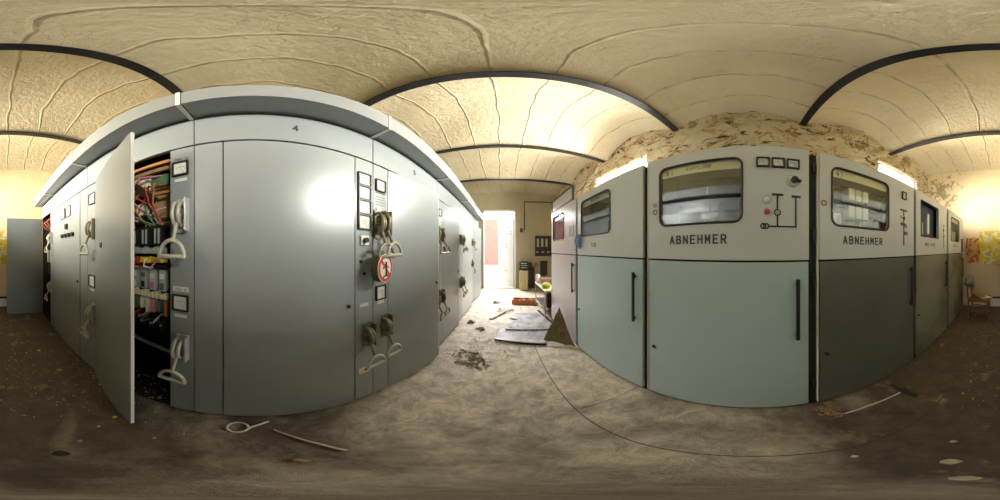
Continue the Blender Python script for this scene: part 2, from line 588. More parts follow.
def text_obj(s, size, pos, m, parent, name='lettering', width=None, bold=0, **kw):
    """stencil-like capitals as raised strokes on a front facing local +x, reading towards local +y"""
    n = len(s)
    width = width or size * (.62 * n + .25 * (n - 1))
    adv = width / (n - .28) if n > 1 else 0
    gw = adv * .72 if n > 1 else size * .6
    t = size * (.17 if size > .03 else .11)
    b = MB()
    for k, ch in enumerate(s):
        y0 = pos[1] - width / 2 + k * adv if n > 1 else pos[1] - gw / 2
        for st in GLY[ch]:
            P = [Vector((0, y0 + u * (gw - t) + t / 2, pos[2] - size / 2 + t / 2 + v * (size - t))) for u, v in st]
            for p, q in zip(P[:-1], P[1:]):
                d = (q - p).normalized() * t * .42
                p2, q2 = p - d, q + d
                nrm = Vector((0, -d.z, d.y)).normalized() * t / 2
                vs = []
                for x in (pos[0] - .0008, pos[0] + .0006):
                    vs += [Vector((x, w.y, w.z)) for w in (p2 - nrm, q2 - nrm, q2 + nrm, p2 + nrm)]
                b.add(vs, [(0, 1, 2, 3), (7, 6, 5, 4), (0, 4, 5, 1), (1, 5, 6, 2), (2, 6, 7, 3), (3, 7, 4, 0)])
    return b.build(name, m, parent)


def rrect(y0, y1, z0, z1, r, n=6):
    pts = []
    for cy, cz, a0 in ((y1 - r, z0 + r, -90), (y1 - r, z1 - r, 0), (y0 + r, z1 - r, 90), (y0 + r, z0 + r, 180)):
        for k in range(n + 1):
            a = radians(a0 + 90 * k / n)
            pts.append((cy + r * cos(a), cz + r * sin(a)))
    return pts


def circ(y, z, r, n=20):
    return [(y + r * cos(2 * pi * k / n), z + r * sin(2 * pi * k / n)) for k in range(n)]


# ------------------------------------------------------------------ the setting
XLW, XRW, YB, YF, HC, RISE = -1.75, 2.07, -4.05, 6.1, 3.69, .27
BEAMS = [-2.40, -.655, 1.09, 2.835, 4.58]
PITCH = 1.745

fl = MB()
fl.box(XLW - .3, XRW + .5, YB - .3, YF + .35, -.15, 0)
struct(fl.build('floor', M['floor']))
# raised cable-duct cover strip in front of the right-hand cabinets
ds = MB()
x = .42
for k in range(5):
    y0 = -4.0 + k * 1.62
    ds.box(.425, .955, y0, y0 + 1.612, 0, .006)
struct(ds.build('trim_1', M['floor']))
struct(MB().box(.418, .425, -4.0, 6.0, 0, .003).build('trim_6', M['rubber']))

# vaulted ceiling: shallow plaster arches from beam to beam
cb = MB()
nx, ny = 46, 200
y0c, y1c = YB - .1, YF + .1
rr = random.Random(3)
ph = [(rr.uniform(2, 7), rr.uniform(2, 7), rr.uniform(0, 6)) for _ in range(8)]


def zc(x, y):
    t = ((y - BEAMS[0]) / PITCH) % 1.0
    z = HC + RISE * (1 - (2 * t - 1) ** 2)
    z += .006 * sum(sin(a * x + b * y + c) for a, b, c in ph) / 2
    return z


vs, fs = [], []
for i in range(nx + 1):
    for j in range(ny + 1):
        xx = XLW - .1 + (XRW - XLW + .2) * i / nx
        yy = y0c + (y1c - y0c) * j / ny
        vs.append((xx, yy, zc(xx, yy)))
for i in range(nx):
    for j in range(ny):
        a = i * (ny + 1) + j
        fs.append((a, a + 1, a + ny + 2, a + ny + 1))
nb = len(vs)
for (i, j) in ((0, 0), (nx, 0), (nx, ny), (0, ny)):
    vs.append((XLW - .1 + (XRW - XLW + .2) * i / nx, y0c + (y1c - y0c) * j / ny, 4.2))
fs.append((nb, nb + 1, nb + 2, nb + 3))
cb.add(vs, fs)
struct(cb.build('ceiling', M['ceiling'], smooth=True, fix=False))
rf = MB().box(XLW - .5, XRW + .21, YB - .4, YF + .4, 4.2, 4.35)
struct(rf.build('trim_2', M['ceiling']))

# beams
for k, y in enumerate(BEAMS):
    b = MB()
    b.box(XLW, XRW + .02, y - .050, y + .050, HC - .03, HC - .014)
    b.box(XLW, XRW + .02, y - .010, y + .010, HC - .014, HC + .08)
    o = b.build('ceiling_beam', M['steel'], bevel=.003)
    lab = ['black steel ceiling beam behind the camera, one bay from the cream back wall',
           'black steel ceiling beam nearest the camera on the cream wall side',
           'black steel ceiling beam meeting the right wall above the cabinet with the blue rag',
           'second black steel ceiling beam from the open cabinet towards the bright door',
           'black steel ceiling beam closest to the khaki wall with the bright doorway'][k]
    tag(o, lab, 'beam', 'steel beams carrying the ceiling vaults')


# walls ------------------------------------------------------------
def wall_yz(name, x0, x1, y0, y1, z1, holes, m):
    """wall along y, thickness x0..x1, with rectangular holes (ya, yb, za, zb)"""
    b = MB()
    ys = sorted({y0, y1, *[h[0] for h in holes], *[h[1] for h in holes]})
    for a, c in zip(ys[:-1], ys[1:]):
        hs = sorted([(h[2], h[3]) for h in holes if h[0] < (a + c) / 2 < h[1]])
        z = 0
        for (za, zb) in hs:
            if za > z:
                b.box(x0, x1, a, c, z, za)
            z = zb
        b.box(x0, x1, a, c, z, z1)
    return struct(b.build(name, m))


W1 = (1.62, 3.25, 1.3, 3.33)
W2 = (-3.55, -2.08, 1.3, 3.42)
# rough right wall: a displaced skin in front of the masonry
wall_yz('wall_right', XRW + .03, XRW + .19, YB - .3, YF + .3, 4.3, [W1, W2], M['rubble'])
sk = MB()
rr = random.Random(11)
phs = [(rr.uniform(3, 17), rr.uniform(3, 22), rr.uniform(0, 6), rr.uniform(.3, 1)) for _ in range(14)]


def bumpx(y, z):
    s = 0
    for a, b_, c, g in phs:
        s += g * sin(a * y + b_ * z + c + 1.3 * sin(2.1 * y + 3.0 * z + c)) + .25 * g * sin(3 * a * y - 2 * b_ * z + c)
    return s


ny2, nz2 = 200, 34
vs, fs = [], []
for i in range(ny2 + 1):
    for j in range(nz2 + 1):
        yy = YB + (YF - YB) * i / ny2
        zz = 2.2 + 1.85 * j / nz2
        vs.append((XRW - .012 * bumpx(yy, zz), yy, zz))
for i in range(ny2):
    for j in range(nz2):
        yc = YB + (YF - YB) * (i + .5) / ny2
        zz = 2.2 + 1.85 * (j + .5) / nz2
        if any(h[0] < yc < h[1] and h[2] < zz < h[3] for h in (W1, W2)):
            continue
        a = i * (nz2 + 1) + j
        fs.append((a, a + nz2 + 1, a + nz2 + 2, a + 1))
sk.add(vs, fs)
struct(sk.build('wall_right_plaster', M['rubble'], smooth=True, fix=False))

wall_yz('wall_left', XLW - .3, XLW, YB - .3, YF + .3, 4.2, [], plaster('olive_stained_wall', (.26, .23, .13), (.20, .18, .09), (.14, .12, .06), .3))
def peeled(m, c, rad):
    nt = m.node_tree
    L = nt.links.new
    b = nt.nodes['Principled BSDF']
    src = b.inputs['Base Color'].links[0].from_socket
    geo = node(nt, 'ShaderNodeNewGeometry')
    d_ = node(nt, 'ShaderNodeVectorMath', operation='DISTANCE')
    d_.inputs[1].default_value = c
    L(geo.outputs['Position'], d_.inputs[0])
    n = node(nt, 'ShaderNodeTexNoise', i_Scale=4.5, i_Detail=9, i_Roughness=.65, i_Distortion=1.0)
    L(geo.outputs['Position'], n.inputs['Vector'])
    a = node(nt, 'ShaderNodeMath', operation='MULTIPLY_ADD')
    a.inputs[1].default_value = -.28 / rad
    L(d_.outputs['Value'], a.inputs[0])
    L(n.outputs[0], a.inputs[2])
    r = node(nt, 'ShaderNodeMapRange')
    r.inputs[1].default_value = .36
    r.inputs[2].default_value = .42
    L(a.outputs[0], r.inputs[0])
    mx = node(nt, 'ShaderNodeMix', data_type='RGBA')
    mx.inputs[7].default_value = (.34, .27, .16, 1)
    L(src, mx.inputs[6])
    L(r.outputs[0], mx.inputs[0])
    L(mx.outputs[2], b.inputs['Base Color'])


peeled(M['wall_back'], (1.75, YB, 3.15), .9)
wb = MB().box(XLW - .3, XRW + .4, YB - .3, YB, 0, 4.2)
struct(wb.build('wall_back', M['wall_back']))
wf = MB()
DX0, DX1, DZ = -.80, .47, 3.07
wf.box(XLW - .3, DX0, YF, YF + .3, 0, 4.2)
wf.box(DX1, XRW + .4, YF, YF + .3, 0, 4.2)
wf.box(DX0, DX1, YF, YF + .3, DZ, 4.2)
struct(wf.build('wall_front', M['wall_front']))


def window(name, h, xin, xout, div):
    y0, y1, z0, z1 = h
    r = empty(name, ((xin + xout) / 2, (y0 + y1) / 2, z0))
    r['kind'] = 'structure'
    cx, cy = (xin + xout) / 2, (y0 + y1) / 2
    f = MB()
    t = .025
    f.box(-.03, .03, y0 - cy, y1 - cy, 0, t).box(-.03, .03, y0 - cy, y1 - cy, z1 - z0 - t, z1 - z0)
    f.box(-.03, .03, y0 - cy, y0 - cy + t, t, z1 - z0 - t).box(-.03, .03, y1 - cy - t, y1 - cy, t, z1 - z0 - t)
    for k in range(1, div):
        yy = y0 - cy + (y1 - y0) * k / div
        f.box(-.02, .02, yy - .012, yy + .012, t, z1 - z0 - t)
    f.build('window_frame', M['trimwhite'], r)
    g = MB().box(-.004, .004, y0 - cy + t, y1 - cy - t, t, z1 - z0 - t)
    g.build('pane', M['clear'], r)
    return r


window('window_1', W1, XRW + .04, XRW + .16, 2)
window('window_2', W2, XRW + .04, XRW + .16, 2)

# door frame, leaf and outside world
df = MB()
df.box(DX1 - .05, DX1, YF - .03, YF + .12, 0, DZ).box(DX0, DX0 + .05, YF - .03, YF + .12, 0, DZ)
df.box(DX0, DX1, YF - .03, YF + .12, DZ - .07, DZ)
df.box(DX0 + .05, DX1 - .05, YF + .0, YF + .06, 2.85, 2.90)
struct(df.build('trim_3', M['trimwhite'], bevel=.005))
dr = empty('door_1', (DX1 - .06, YF + .14, 0), radians(128))
dr['kind'] = 'structure'
lw = 1.04
d = MB()
d.box(0, lw, -.02, .02, .02, .22).box(0, lw, -.02, .02, 2.73, 2.83).box(0, .12, -.02, .02, .22, 2.73).box(lw - .12, lw, -.02, .02, .22, 2.73)
d.box(.12, lw - .12, -.02, .02, 2.16, 2.24)
d.build('door_leaf', M['doorwhite'], dr, bevel=.004)
MB().box(.12, lw - .12, -.008, .008, .22, 2.16).build('lower_panel', M['doorwhite'], dr)
MB().box(.12, lw - .12, -.008, .008, 2.24, 2.73).build('upper_panel', M['doorwhite'], dr)
sm = MB()
for zz in (.215, 2.155, 2.245, 2.73):
    sm.box(.11, lw - .11, -.0125, .0125, zz - .010, zz + .010)
sm.box(-.012, -.001, -.02, .02, .02, 2.83).box(lw + .001, lw + .012, -.02, .02, .02, 2.83).box(-.01, lw + .01, -.02, .02, 2.831, 2.85)
sm.build('rubber_seal', M['ink'], dr)
mt = MB()
for zz in (1.72, 1.6, .62):
    mt.box(.40, .60, .0085, .016, zz, zz + .05)
mt.build('sticker_remains', M['relay'], dr)
MB().tube([(lw - .07, .02, 1.05), (lw - .07, .06, 1.05), (lw - .17, .06, 1.05)], .009, 8).build('door_handle', M['metal'], dr)
sl = MB().box(DX0, DX1, YF - .02, YF + .34, 0, .03)
struct(sl.build('trim_4', M['plaster_chip']))

og = MB().box(-25, 25, -25, 30, -.30, -.16).box(-9, 9, YF + .35, 22, -.159, -.02)
struct(og.build('ground_outside', mat('pale_yard_concrete', (.6, .57, .54), (.5, .47, .44), rough=.9)))
bw = MB().box(-5.0, -.32, 10.0, 10.3, .55, 3.45)
tag(bw.build('brick_wall', M['brick']), 'pink brick wall standing outside, seen through the open doorway', 'wall')
bb = MB().box(-5.0, -.28, 9.95, 10.35, -.02, .55)
tag(bb.build('plinth_wall', M['trimwhite']), 'pale rendered base under the pink brick wall outside', 'wall')

# skirting on the back wall
bs = MB()
bs.box(XLW, .28, YB, YB + .05, 0.02, .24)
struct(bs.build('baseboard_back', M['trimwhite'], bevel=.004))
bs = MB()
bs.box(XLW, .28, YB, YB + .06, .245, .285)
struct(bs.build('trim_5', M['steel'], bevel=.004))


# ------------------------------------------------------------------ cabinet fittings (local frame: +x out of the front, +y to the viewer's right)
def meter(par, y, z, w_=.09, h_=.10, x0=0.0, needle=True, dial='white', name='meter'):
    o = MB().plate_hole(y - w_ / 2, y + w_ / 2, z - h_ / 2, z + h_ / 2, rrect(y - w_ / 2 + .009, y + w_ / 2 - .009, z - h_ / 2 + .009, z + h_ / 2 - .009, .004, 2), x0 + .016, x0).build(name, M['black'], par)
    MB().box(x0, x0 + .006, y - w_ / 2 + .008, y + w_ / 2 - .008, z - h_ / 2 + .008, z + h_ / 2 - .008).build('dial', M[dial], o)
    if needle:
        s = MB()
        n = 7
        pts = [(x0 + .0065, y - .28 * w_ + .56 * w_ * k / n, z + .04 * h_ + .10 * h_ * sin(pi * k / n)) for k in range(n + 1)]
        s.tube(pts, .0012, 4)
        s.tube([(x0 + .0065, y + .2 * w_, z - .3 * h_), (x0 + .0065, y - .05 * w_, z + .1 * h_)], .001, 4)
        s.build('needle', M['ink'], o)
    return o


def label_plate(par, y, z, w_=.075, h_=.022, m='white', name='label_plate', txt=None):
    o = MB().box(0, .004, y - w_ / 2, y + w_ / 2, z - h_ / 2, z + h_ / 2).build(name, M[m], par, label='small %s rectangular label' % ('white' if m == 'white' else 'yellowed'))
    return o


def switch_handle(par, y, zt, mat_a='handle', mat_b='handle', h=.21, swing=0, mount=True):
    """operating lever: mounting plate, curved cheeks, a stem and a D grip hanging from it"""
    p = MB().box(0, .012, y - .025, y + .055, zt - h, zt)
    p.box(.012, .06, y + .045, y + .055, zt - h + .01, zt - .005)
    p = p.build('switch_bracket', M['relay_bright'] if mat_a == 'handle' else M['handle_dark'], par, bevel=.002)
    a = MB()
    for dy, rad in ((-.012, .062), (.018, .052)):
        pts = []
        for k in range(9):
            t = radians(115 - 210 * k / 8)
            pts.append((.018 + rad * cos(t) * .95 + .01, y + dy, zt - .105 + rad * 1.25 * sin(t)))
        a.tube(pts, [.009 + .004 * sin(pi * k / 8) for k in range(9)], 8)
    a.cyl((.01, y - .03, zt - .105), (.01, y + .04, zt - .105), .017, 14)
    a.build('cheek', M[mat_a], p, smooth=True)
    g = MB()
    x0, x1 = .055, .115
    zb = zt - h - .09
    g.tube([(x0 - .01, y, zt - .13), (x0 + .015, y, zt - .19), (x1 - .02, y + swing * .4, zt - .245), (x1, y + swing, zb + .035)], [.013, .012, .011, .012], 8)
    g.build('lever', M[mat_a], p, smooth=True)
    d_ = MB()
    R_ = .076
    cz = zb - .045
    pts = [(x1, y + swing + R_ * cos(radians(t)), cz + R_ * 1.15 * sin(radians(t))) for t in range(0, 181, 18)]
    d_.tube(pts, .012, 8)
    d_.tube([(x1, y + swing - R_ - .004, cz), (x1, y + swing + R_ + .004, cz)], .014, 8)
    d_.build('grip', M[mat_b], p, smooth=True)
    return p


ZD0, ZD1, ZH = .035, 2.20, 2.47


def leaf_door(par, name, hinge, width, mt, rotz=0, side=1, lock=True):
    """door leaf hinged at local (0, hinge); side=1 leaf runs to +y"""
    t = .022
    b = MB().box(-t, 0, 0, side * width, ZD0, ZD1)
    o = b.build(name, mt, par, loc=(0, hinge, 0), rotz=rotz, bevel=.003)
    if lock:
        k = MB().cyl((0, side * (width - .05), 1.12), (.010, side * (width - .05), 1.12), .014, 14)
        k.cyl((.010, side * (width - .05), 1.12), (.014, side * (width - .05), 1.12), .006, 8)
        k.build('lock', M['black'], o)
    return o


def left_cabinet(y0, y1, label, number=None, open_=None, bez=(0, 0), depth=.85):
    """body of one cabinet of the left row with its header and canopy"""
    r = empty('switchgear_cabinet', (-.85, y0, 0))
    tag(r, label, 'cabinet', 'switch cabinets of the left row')
    w_ = y1 - y0
    b = MB()
    t = .012
    b.box(-depth, -depth + t, 0, w_, 0, 2.48).box(-depth, -.03, 0, t, 0, 2.48).box(-depth, -.03, w_ - t, w_, 0, 2.48)
    b.box(-depth, -.03, 0, w_, 2.468, 2.48).box(-depth, -.03, 0, w_, 0.0, .02)
    b.build('cabinet_body', M['dark'], r)
    h = MB().box(-.03, 0, .003, w_ - .003, ZD1 + .012, ZH)
    h.build('header_panel', M['grey'], r, bevel=.002)
    if number:
        text_obj(number, .062, (.0015, w_ * .5, 2.345), M['ink'], r, 'number')
    c = MB().prism([(-depth, 2.495), (-.02, 2.495), (.176, 2.482), (.176, 2.64), (.165, 2.648), (-depth, 2.66)], 'y', .004, w_ - .004)
    c.build('canopy', M['canopy'], r)
    j = MB().box(-.02, .179, w_ - .026, w_ - .002, 2.474, 2.482).box(.176, .181, w_ - .026, w_ - .002, 2.476, 2.645)
    j.build('joint_strip', M['joint'], r)
    return r


def strip(r, ya, yb, mt='grey', name='instrument_panel'):
    return MB().box(-.022, 0, ya + .0025, yb - .0025, ZD0, ZD1).build(name, M[mt], r, bevel=.002)


# --- left row, from the cream back wall to the doorway.  y positions below are along the corridor
def open_leaf_far(r, y):
    o = MB().box(-.0, .80, -.011, .011, ZD0, ZD1).build('door', M['blue_door'], r, loc=(-.02, y, 0), rotz=radians(2), bevel=.003, label='blue-grey cabinet door standing wide open')
    MB().box(.74, .77, -.02, -.011, 1.1, 1.2).build('lock', M['black'], o)
    return o


# cabinet at the back end, wide open
Y = -3.50
r = left_cabinet(Y, -2.586, 'grey switch cabinet at the end by the cream wall, its blue-grey door wide open')
strip(r, -2.80 - Y, -2.586 - Y)
open_leaf_far(r, .015)
switch_handle(r, -2.70 - Y, 1.81, 'handle', 'handle')
switch_handle(r, -2.70 - Y, .95, 'handle', 'handle')
wr = random.Random(5)
for k in range(7):
    b = MB()
    yy = .12 + .085 * k
    b.tube([(-.3, yy, 2.1), (-.08, yy + .03, 2.12 + .02 * (k % 3)), (.02 + .03 * (k % 2), yy + .05, 2.05), (-.05, yy + .02, 1.95), (-.25, yy, 1.9)], .008, 6)
    b.build('wire', M[['wire_red', 'orange', 'wire_red', 'relay', 'orange', 'wire_red', 'black'][k]], r)
for k in range(4):
    MB().box(-.22, -.05, .30 + .1 * k, .37 + .1 * k, 1.25 - .25 * (k % 2), 1.5 - .25 * (k % 2)).build('contactor', M['black' if k % 2 else 'relay'], r)
MB().box(-.3, -.2, .05, .68, .5, 1.95).build('mounting_plate', M['bake'], r)

# second from the back
Y = -2.586
r = left_cabinet(Y, -1.46, 'grey switch cabinet with two square meters and a row of knobs on its door')
MB().box(-.022, 0, .0025, .095, ZD0, ZD1).build('side_panel', M['grey'], r)
dl = leaf_door(r, 'door', -2.49 - Y, .850, M['grey'])
for q, yy in enumerate((.33, .52)):
    meter(dl, yy, 2.03, .15, .15)
MB().box(0, .03, .44, .50, 1.79, 1.86).build('selector_knob', M['black'], dl)
for q in range(4):
    MB().cyl((0, .33 + .115 * q, 1.70), (.035, .33 + .115 * q, 1.70), .028, 14).build('knob', M['black'], dl)
strip(r, -1.626 - Y, -1.458 - Y, 'grey')

# third: the open one
Y = -1.46
r = left_cabinet(Y, -.334, 'grey switch cabinet standing open with coloured wires and relays inside', None)
strip(r, 0, .20)
meter(r, .10, 2.035, .12, .12)
switch_handle(r, .125, 1.81, 'handle_dark', 'handle')
meter(r, .10, 1.185, .12, .12)
label_plate(r, .10, 1.09)
label_plate(r, .10, 1.94)
switch_handle(r, .125, .95, 'handle', 'handle')
strip(r, .967, 1.126)
yc = -.418 - Y
text_obj('380 V', .022, (.0015, yc, 2.105), M['ink'], r)
meter(r, yc, 2.03, .105, .105)
label_plate(r, yc, 1.945, .08)
switch_handle(r, yc, 1.81, 'handle', 'handle')
label_plate(r, yc, 1.262, .10, .03)
text_obj('350 A', .018, (.0055, yc, 1.262), M['ink'], r)
meter(r, yc, 1.175, .105, .105)
label_plate(r, yc, 1.085, .08)
switch_handle(r, yc, .95, 'handle', 'handle')
# its door leaf, swung out into the corridor
leaf = MB().box(-.011, .011, 0, .775, ZD0, ZD1).build('door', M['grey'], r, loc=(.02, .20, 0), rotz=radians(-20.5), bevel=.002, label='cabinet door swung open into the corridor')
MB().box(.012, .020, .20, .25, 1.52, 1.56).build('lock', M['black'], leaf)
MB().box(-.009, .009, .776, .780, ZD0, ZD1).build('edge_trim', M['trimwhite'], leaf)
# interior
xi = -.085
MB().box(-.70, -.66, .22, .95, .04, 2.18).build('mounting_plate', M['dark'], r)
MB().box(-.32, -.30, .24, .95, 1.15, 2.19).build('back_board', M['bake'], r)
rng = random.Random(9)
for z0, z1, mm_ in ((2.15, 2.175, 'orange'), (2.09, 2.12, 'bake'), (1.90, 1.92, 'orange'), (1.70, 1.72, 'rubber')):
    MB().box(xi, xi + .03, .24, .955, z0, z1).build('busbar', M[mm_], r)
for k in range(4):
    yy = .27 + .165 * k
    MB().box(xi - .03, xi + .005, yy, yy + .145, 1.95 + .03 * (k % 2), 2.07).build('circuit_board', M['teal' if k % 2 else 'label'], r)
MB().box(xi - .08, xi - .06, .70, .94, 1.66, 1.95).build('hardboard', M['bake'], r)
MB().obox((xi + .06, .48, 2.16), (xi + .07, .84, 1.84), .035, .05).build('brace', M['rubber'], r)
MB().obox((xi + .05, .26, 1.90), (xi + .06, .66, 1.82), .02, .035).build('brace', M['wire_red'], r)
MB().box(xi - .04, xi + .03, .32, .60, 1.75, 1.82).build('relay_block', M['relay'], r)
MB().cyl((xi, .70, 1.80), (xi + .05, .70, 1.80), .045, 18).build('coil', M['label'], r)
MB().cyl((xi, .36, 1.70), (xi + .05, .36, 1.70), .05, 18).build('coil', M['label'], r)
for k in range(6):
    yy = .27 + .108 * k
    c_ = MB().box(xi - .06, xi + .05, yy, yy + .07, 1.53, 1.66).build('contactor', M['black'], r, bevel=.004)
    s_ = MB()
    for q in range(2):
        s_.box(xi + .05, xi + .056, yy + .014 + q * .030, yy + .026 + q * .030, 1.545, 1.645)
    s_.build('contact_strip', M['relay'], c_)
for zz, n_ in ((1.475, 20), (1.155, 20)):
    tb = MB()
    for k in range(n_):
        tb.box(xi, xi + .035, .26 + .033 * k, .284 + .033 * k, zz, zz + .035 + .008 * (k % 3))
    tb.build('terminal_strip', M['relay' if zz > 1.3 else 'label'], r)
for k in range(6):
    yy = .28 + .105 * k
    MB().box(xi - .02, xi + .06, yy, yy + .09, 1.40 + .008 * (k % 3), 1.45).build('fuse_cover', M['yellow' if k % 4 != 3 else 'wire_red'], r, bevel=.004)
MB().box(xi - .01, xi + .03, .26, .92, 1.375, 1.395).build('duct', M['rubber'], r)
for k in range(8):
    yy = .265 + .083 * k
    rb = MB().box(xi - .06, xi + .03, yy, yy + .052, 1.21, 1.365).build('relay', M['relay' if k % 3 else 'relay_bright'], r, bevel=.004)
    MB().box(xi + .03, xi + .034, yy + .008, yy + .044, 1.30, 1.335).build('relay_label', M[['white', 'label', 'pink', 'label', 'white', 'teal', 'label', 'white'][k]], rb)
    MB().box(xi + .03, xi + .034, yy + .010, yy + .040, 1.225, 1.27).build('relay_label', M[['teal', 'orange', 'black', 'wire_red', 'label', 'black', 'pink', 'teal'][k]], rb)
for k in range(13):
    yy = .265 + .052 * k
    z0 = 1.03 + .012 * (k % 3)
    MB().box(xi - .02, xi + .035, yy, yy + .026, z0, 1.14).build('terminal', M[['pink', 'teal', 'label', 'wire_red', 'teal', 'pink', 'orange', 'teal', 'white', 'label', 'pink', 'teal', 'orange'][k]], r)
for k in range(8):
    yy = .27 + .083 * k
    MB().box(xi - .03, xi + .05, yy, yy + .05, .91, 1.00).build('fuse_block', M['black'], r, bevel=.004)
    MB().cyl((xi + .05, yy + .025, .955), (xi + .054, yy + .025, .955), .010, 10).build('fuse_window', M['relay'], r)
wc = ['pink', 'lilac', 'teal', 'wire_red', 'white', 'orange', 'lilac', 'yellow', 'black', 'pink', 'teal', 'wire_red']
for k in range(52):
    ya, yb_ = .26 + .66 * rng.random(), .26 + .66 * rng.random()
    za = rng.choice([2.06, 1.98, 1.86, 1.80])
    zb_ = rng.choice([1.67, 1.67, 1.72, 1.78])
    if k > 34:
        za, zb_ = 1.45, 1.37
        yb_ = ya + rng.uniform(-.1, .1)
    if k > 43:
        za, zb_ = 1.03, .99
        yb_ = ya + rng.uniform(-.1, .1)
    xo = xi + .05 + .06 * rng.random()
    b = MB().tube([(xi, ya, za), (xo, ya + (yb_ - ya) * .25, za - .02), (xo + .02, ya + (yb_ - ya) * .6, (za + zb_) / 2 - .02), (xi + .03, yb_, zb_)], .0055, 6)
    b.build('wire', M[wc[k % 12]], r)
MB().obox((xi + .02, .25, .80), (xi + .02, .93, .72), .015, .03).build('cross_bar', M['metal'], r)
MB().box(-.60, -.20, .25, .93, .02, .035).build('floor_tray', M['dark'], r)
db = MB()
for k in range(70):
    a, c_ = rng.uniform(-.30, .10), rng.uniform(.22, .95)
    s = rng.uniform(.006, .018)
    db.box(a, a + s, c_, c_ + s * rng.uniform(.6, 1.8), .0355 if a < -.02 else 0.001, (.0355 if a < -.02 else .001) + .008)
o = db.build('debris', M['plaster_chip'])
o.location = (-.85, Y, 0)
tag(o, 'crumbs of plaster and grit lying at the foot of the open cabinet', 'debris', kind='stuff')

# fourth: the big door with 4 above it
Y = -.334
r = left_cabinet(Y, .792, 'grey switch cabinet numbered 4 with a blank smooth door and four stacked meters', '4')
strip(r, 0, .168, 'grey', 'side_panel')
leaf_door(r, 'door', .171, .79, M['grey'])
strip(r, .963, 1.126)
yc = .708 - Y
for k in range(4):
    meter(r, yc, 2.022 - .109 * k, .115, .107)
o = MB().box(0, .012, yc - .035, yc + .035, 1.535, 1.60).build('plate', M['white'], r, label='small square plate with a dark rotary knob')
MB().cyl((.012, yc, 1.567), (.035, yc, 1.567), .018, 12).build('rotary_knob', M['black'], o)
MB().cyl((0, yc - .03, 1.42), (.008, yc - .03, 1.42), .011, 12).build('pilot_hole', M['rubber'], r)
MB().cyl((0, yc, 1.335), (.008, yc, 1.335), .010, 12).build('pilot_hole', M['rubber'], r)
label_plate(r, yc, 1.105, .075, .028)
switch_handle(r, yc + .01, .95, 'handle_dark', 'handle')
o = MB().box(0, .004, yc - .045, yc + .045, .43, .50).build('sticker', M['label'], r, label='yellowed sticker with a dark spot')
MB().cyl((.004, yc + .01, .465), (.006, yc + .01, .465), .012, 12).build('spot', M['black'], o)

# fifth: round prohibition sign hangs on it, door ajar
Y = .792
r = left_cabinet(Y, 1.918, 'grey switch cabinet with the round red prohibition sign hanging on its levers', '5')
strip(r, 0, .163)
yc = .868 - Y
meter(r, yc, 2.015, .105, .105)
MB().box(0, .003, yc - .05, yc + .05, 1.945, 1.955).build('label_plate', M['ink'], r)
for q in range(4):
    MB().box(0, .002, yc - .055, yc + .055, 1.915 - .022 * q, 1.919 - .022 * q).build('printed_line', M['ink'], r)
o = MB().box(0, .010, yc - .045, yc + .005, 1.58, 1.82).build('switch_bracket', M['metal'], r)
switch_handle(r, yc - .045, 1.80, 'handle_dark', 'handle_dark', swing=-.01)
switch_handle(r, yc + .02, 1.81, 'handle_dark', 'handle', swing=.015)
meter(r, yc, 1.17, .105, .115)
label_plate(r, yc, 1.09, .075, .026)
switch_handle(r, yc + .03, .97, 'handle_dark', 'handle')
dl = leaf_door(r, 'door', .166, .776, M['grey'], rotz=radians(-7.4))
MB().box(-.024, .001, .776, .784, ZD0, ZD1).build('edge_trim', M['joint'], dl)
strip(r, .943, 1.126)
for zt in (1.81, .95):
    switch_handle(r, 1.04, zt, 'handle_dark', 'handle_dark')
meter(r, 1.04, 2.02, .1, .1)

# the sign
sg = empty('prohibition_sign', (-.735, .800, 1.375))
tag(sg, 'round white sign with a red ring and slash hanging from the cabinet levers', 'sign')
sgr = radians(12)
sg.rotation_euler = (0, 0, sgr)
MB().cyl((-.055, 0, 0), (.0, 0, 0), .098, 32).build('sign_case', mat('dark_green_can', (.07, .10, .05), (.16, .07, .03), rough=.5, scale=14), sg, smooth=True)
MB().cyl((0, 0, 0), (.003, 0, 0), .098, 32).build('sign_face', M['white'], sg)
rg = MB()
n = 36
vs = []
for k in range(n):
    a = 2 * pi * k / n
    for rad in (.072, .092):
        vs.append((.0045, rad * cos(a), rad * sin(a)))
rg.add(vs, [(2 * k, 2 * k + 1, (2 * k + 3) % (2 * n), (2 * k + 2) % (2 * n)) for k in range(n)])
rg.obox((.0045, -.056, .056), (.0045, .056, -.056), .002, .018)
rg.build('red_ring', M['red'], sg)
hm = MB()
hm.obox((.0042, .0, -.055), (.0042, .0, .045), .0015, .018).obox((.0042, 0, .03), (.0042, .035, .0), .0015, .012).obox((.0042, 0, .03), (.0042, -.035, .0), .0015, .012)
hm.obox((.0042, 0, -.045), (.0042, -.035, -.06), .0015, .012).obox((.0042, 0, -.045), (.0042, .035, -.06), .0015, .012)
hm.build('pictogram', M['ink'], sg)
MB().tube([(-.03, -.03, .095), (-.05, -.02, .16), (-.06, 0, .19), (-.05, .02, .16), (-.03, .03, .095)], .0035, 6).build('hanger', M['metal'], sg)

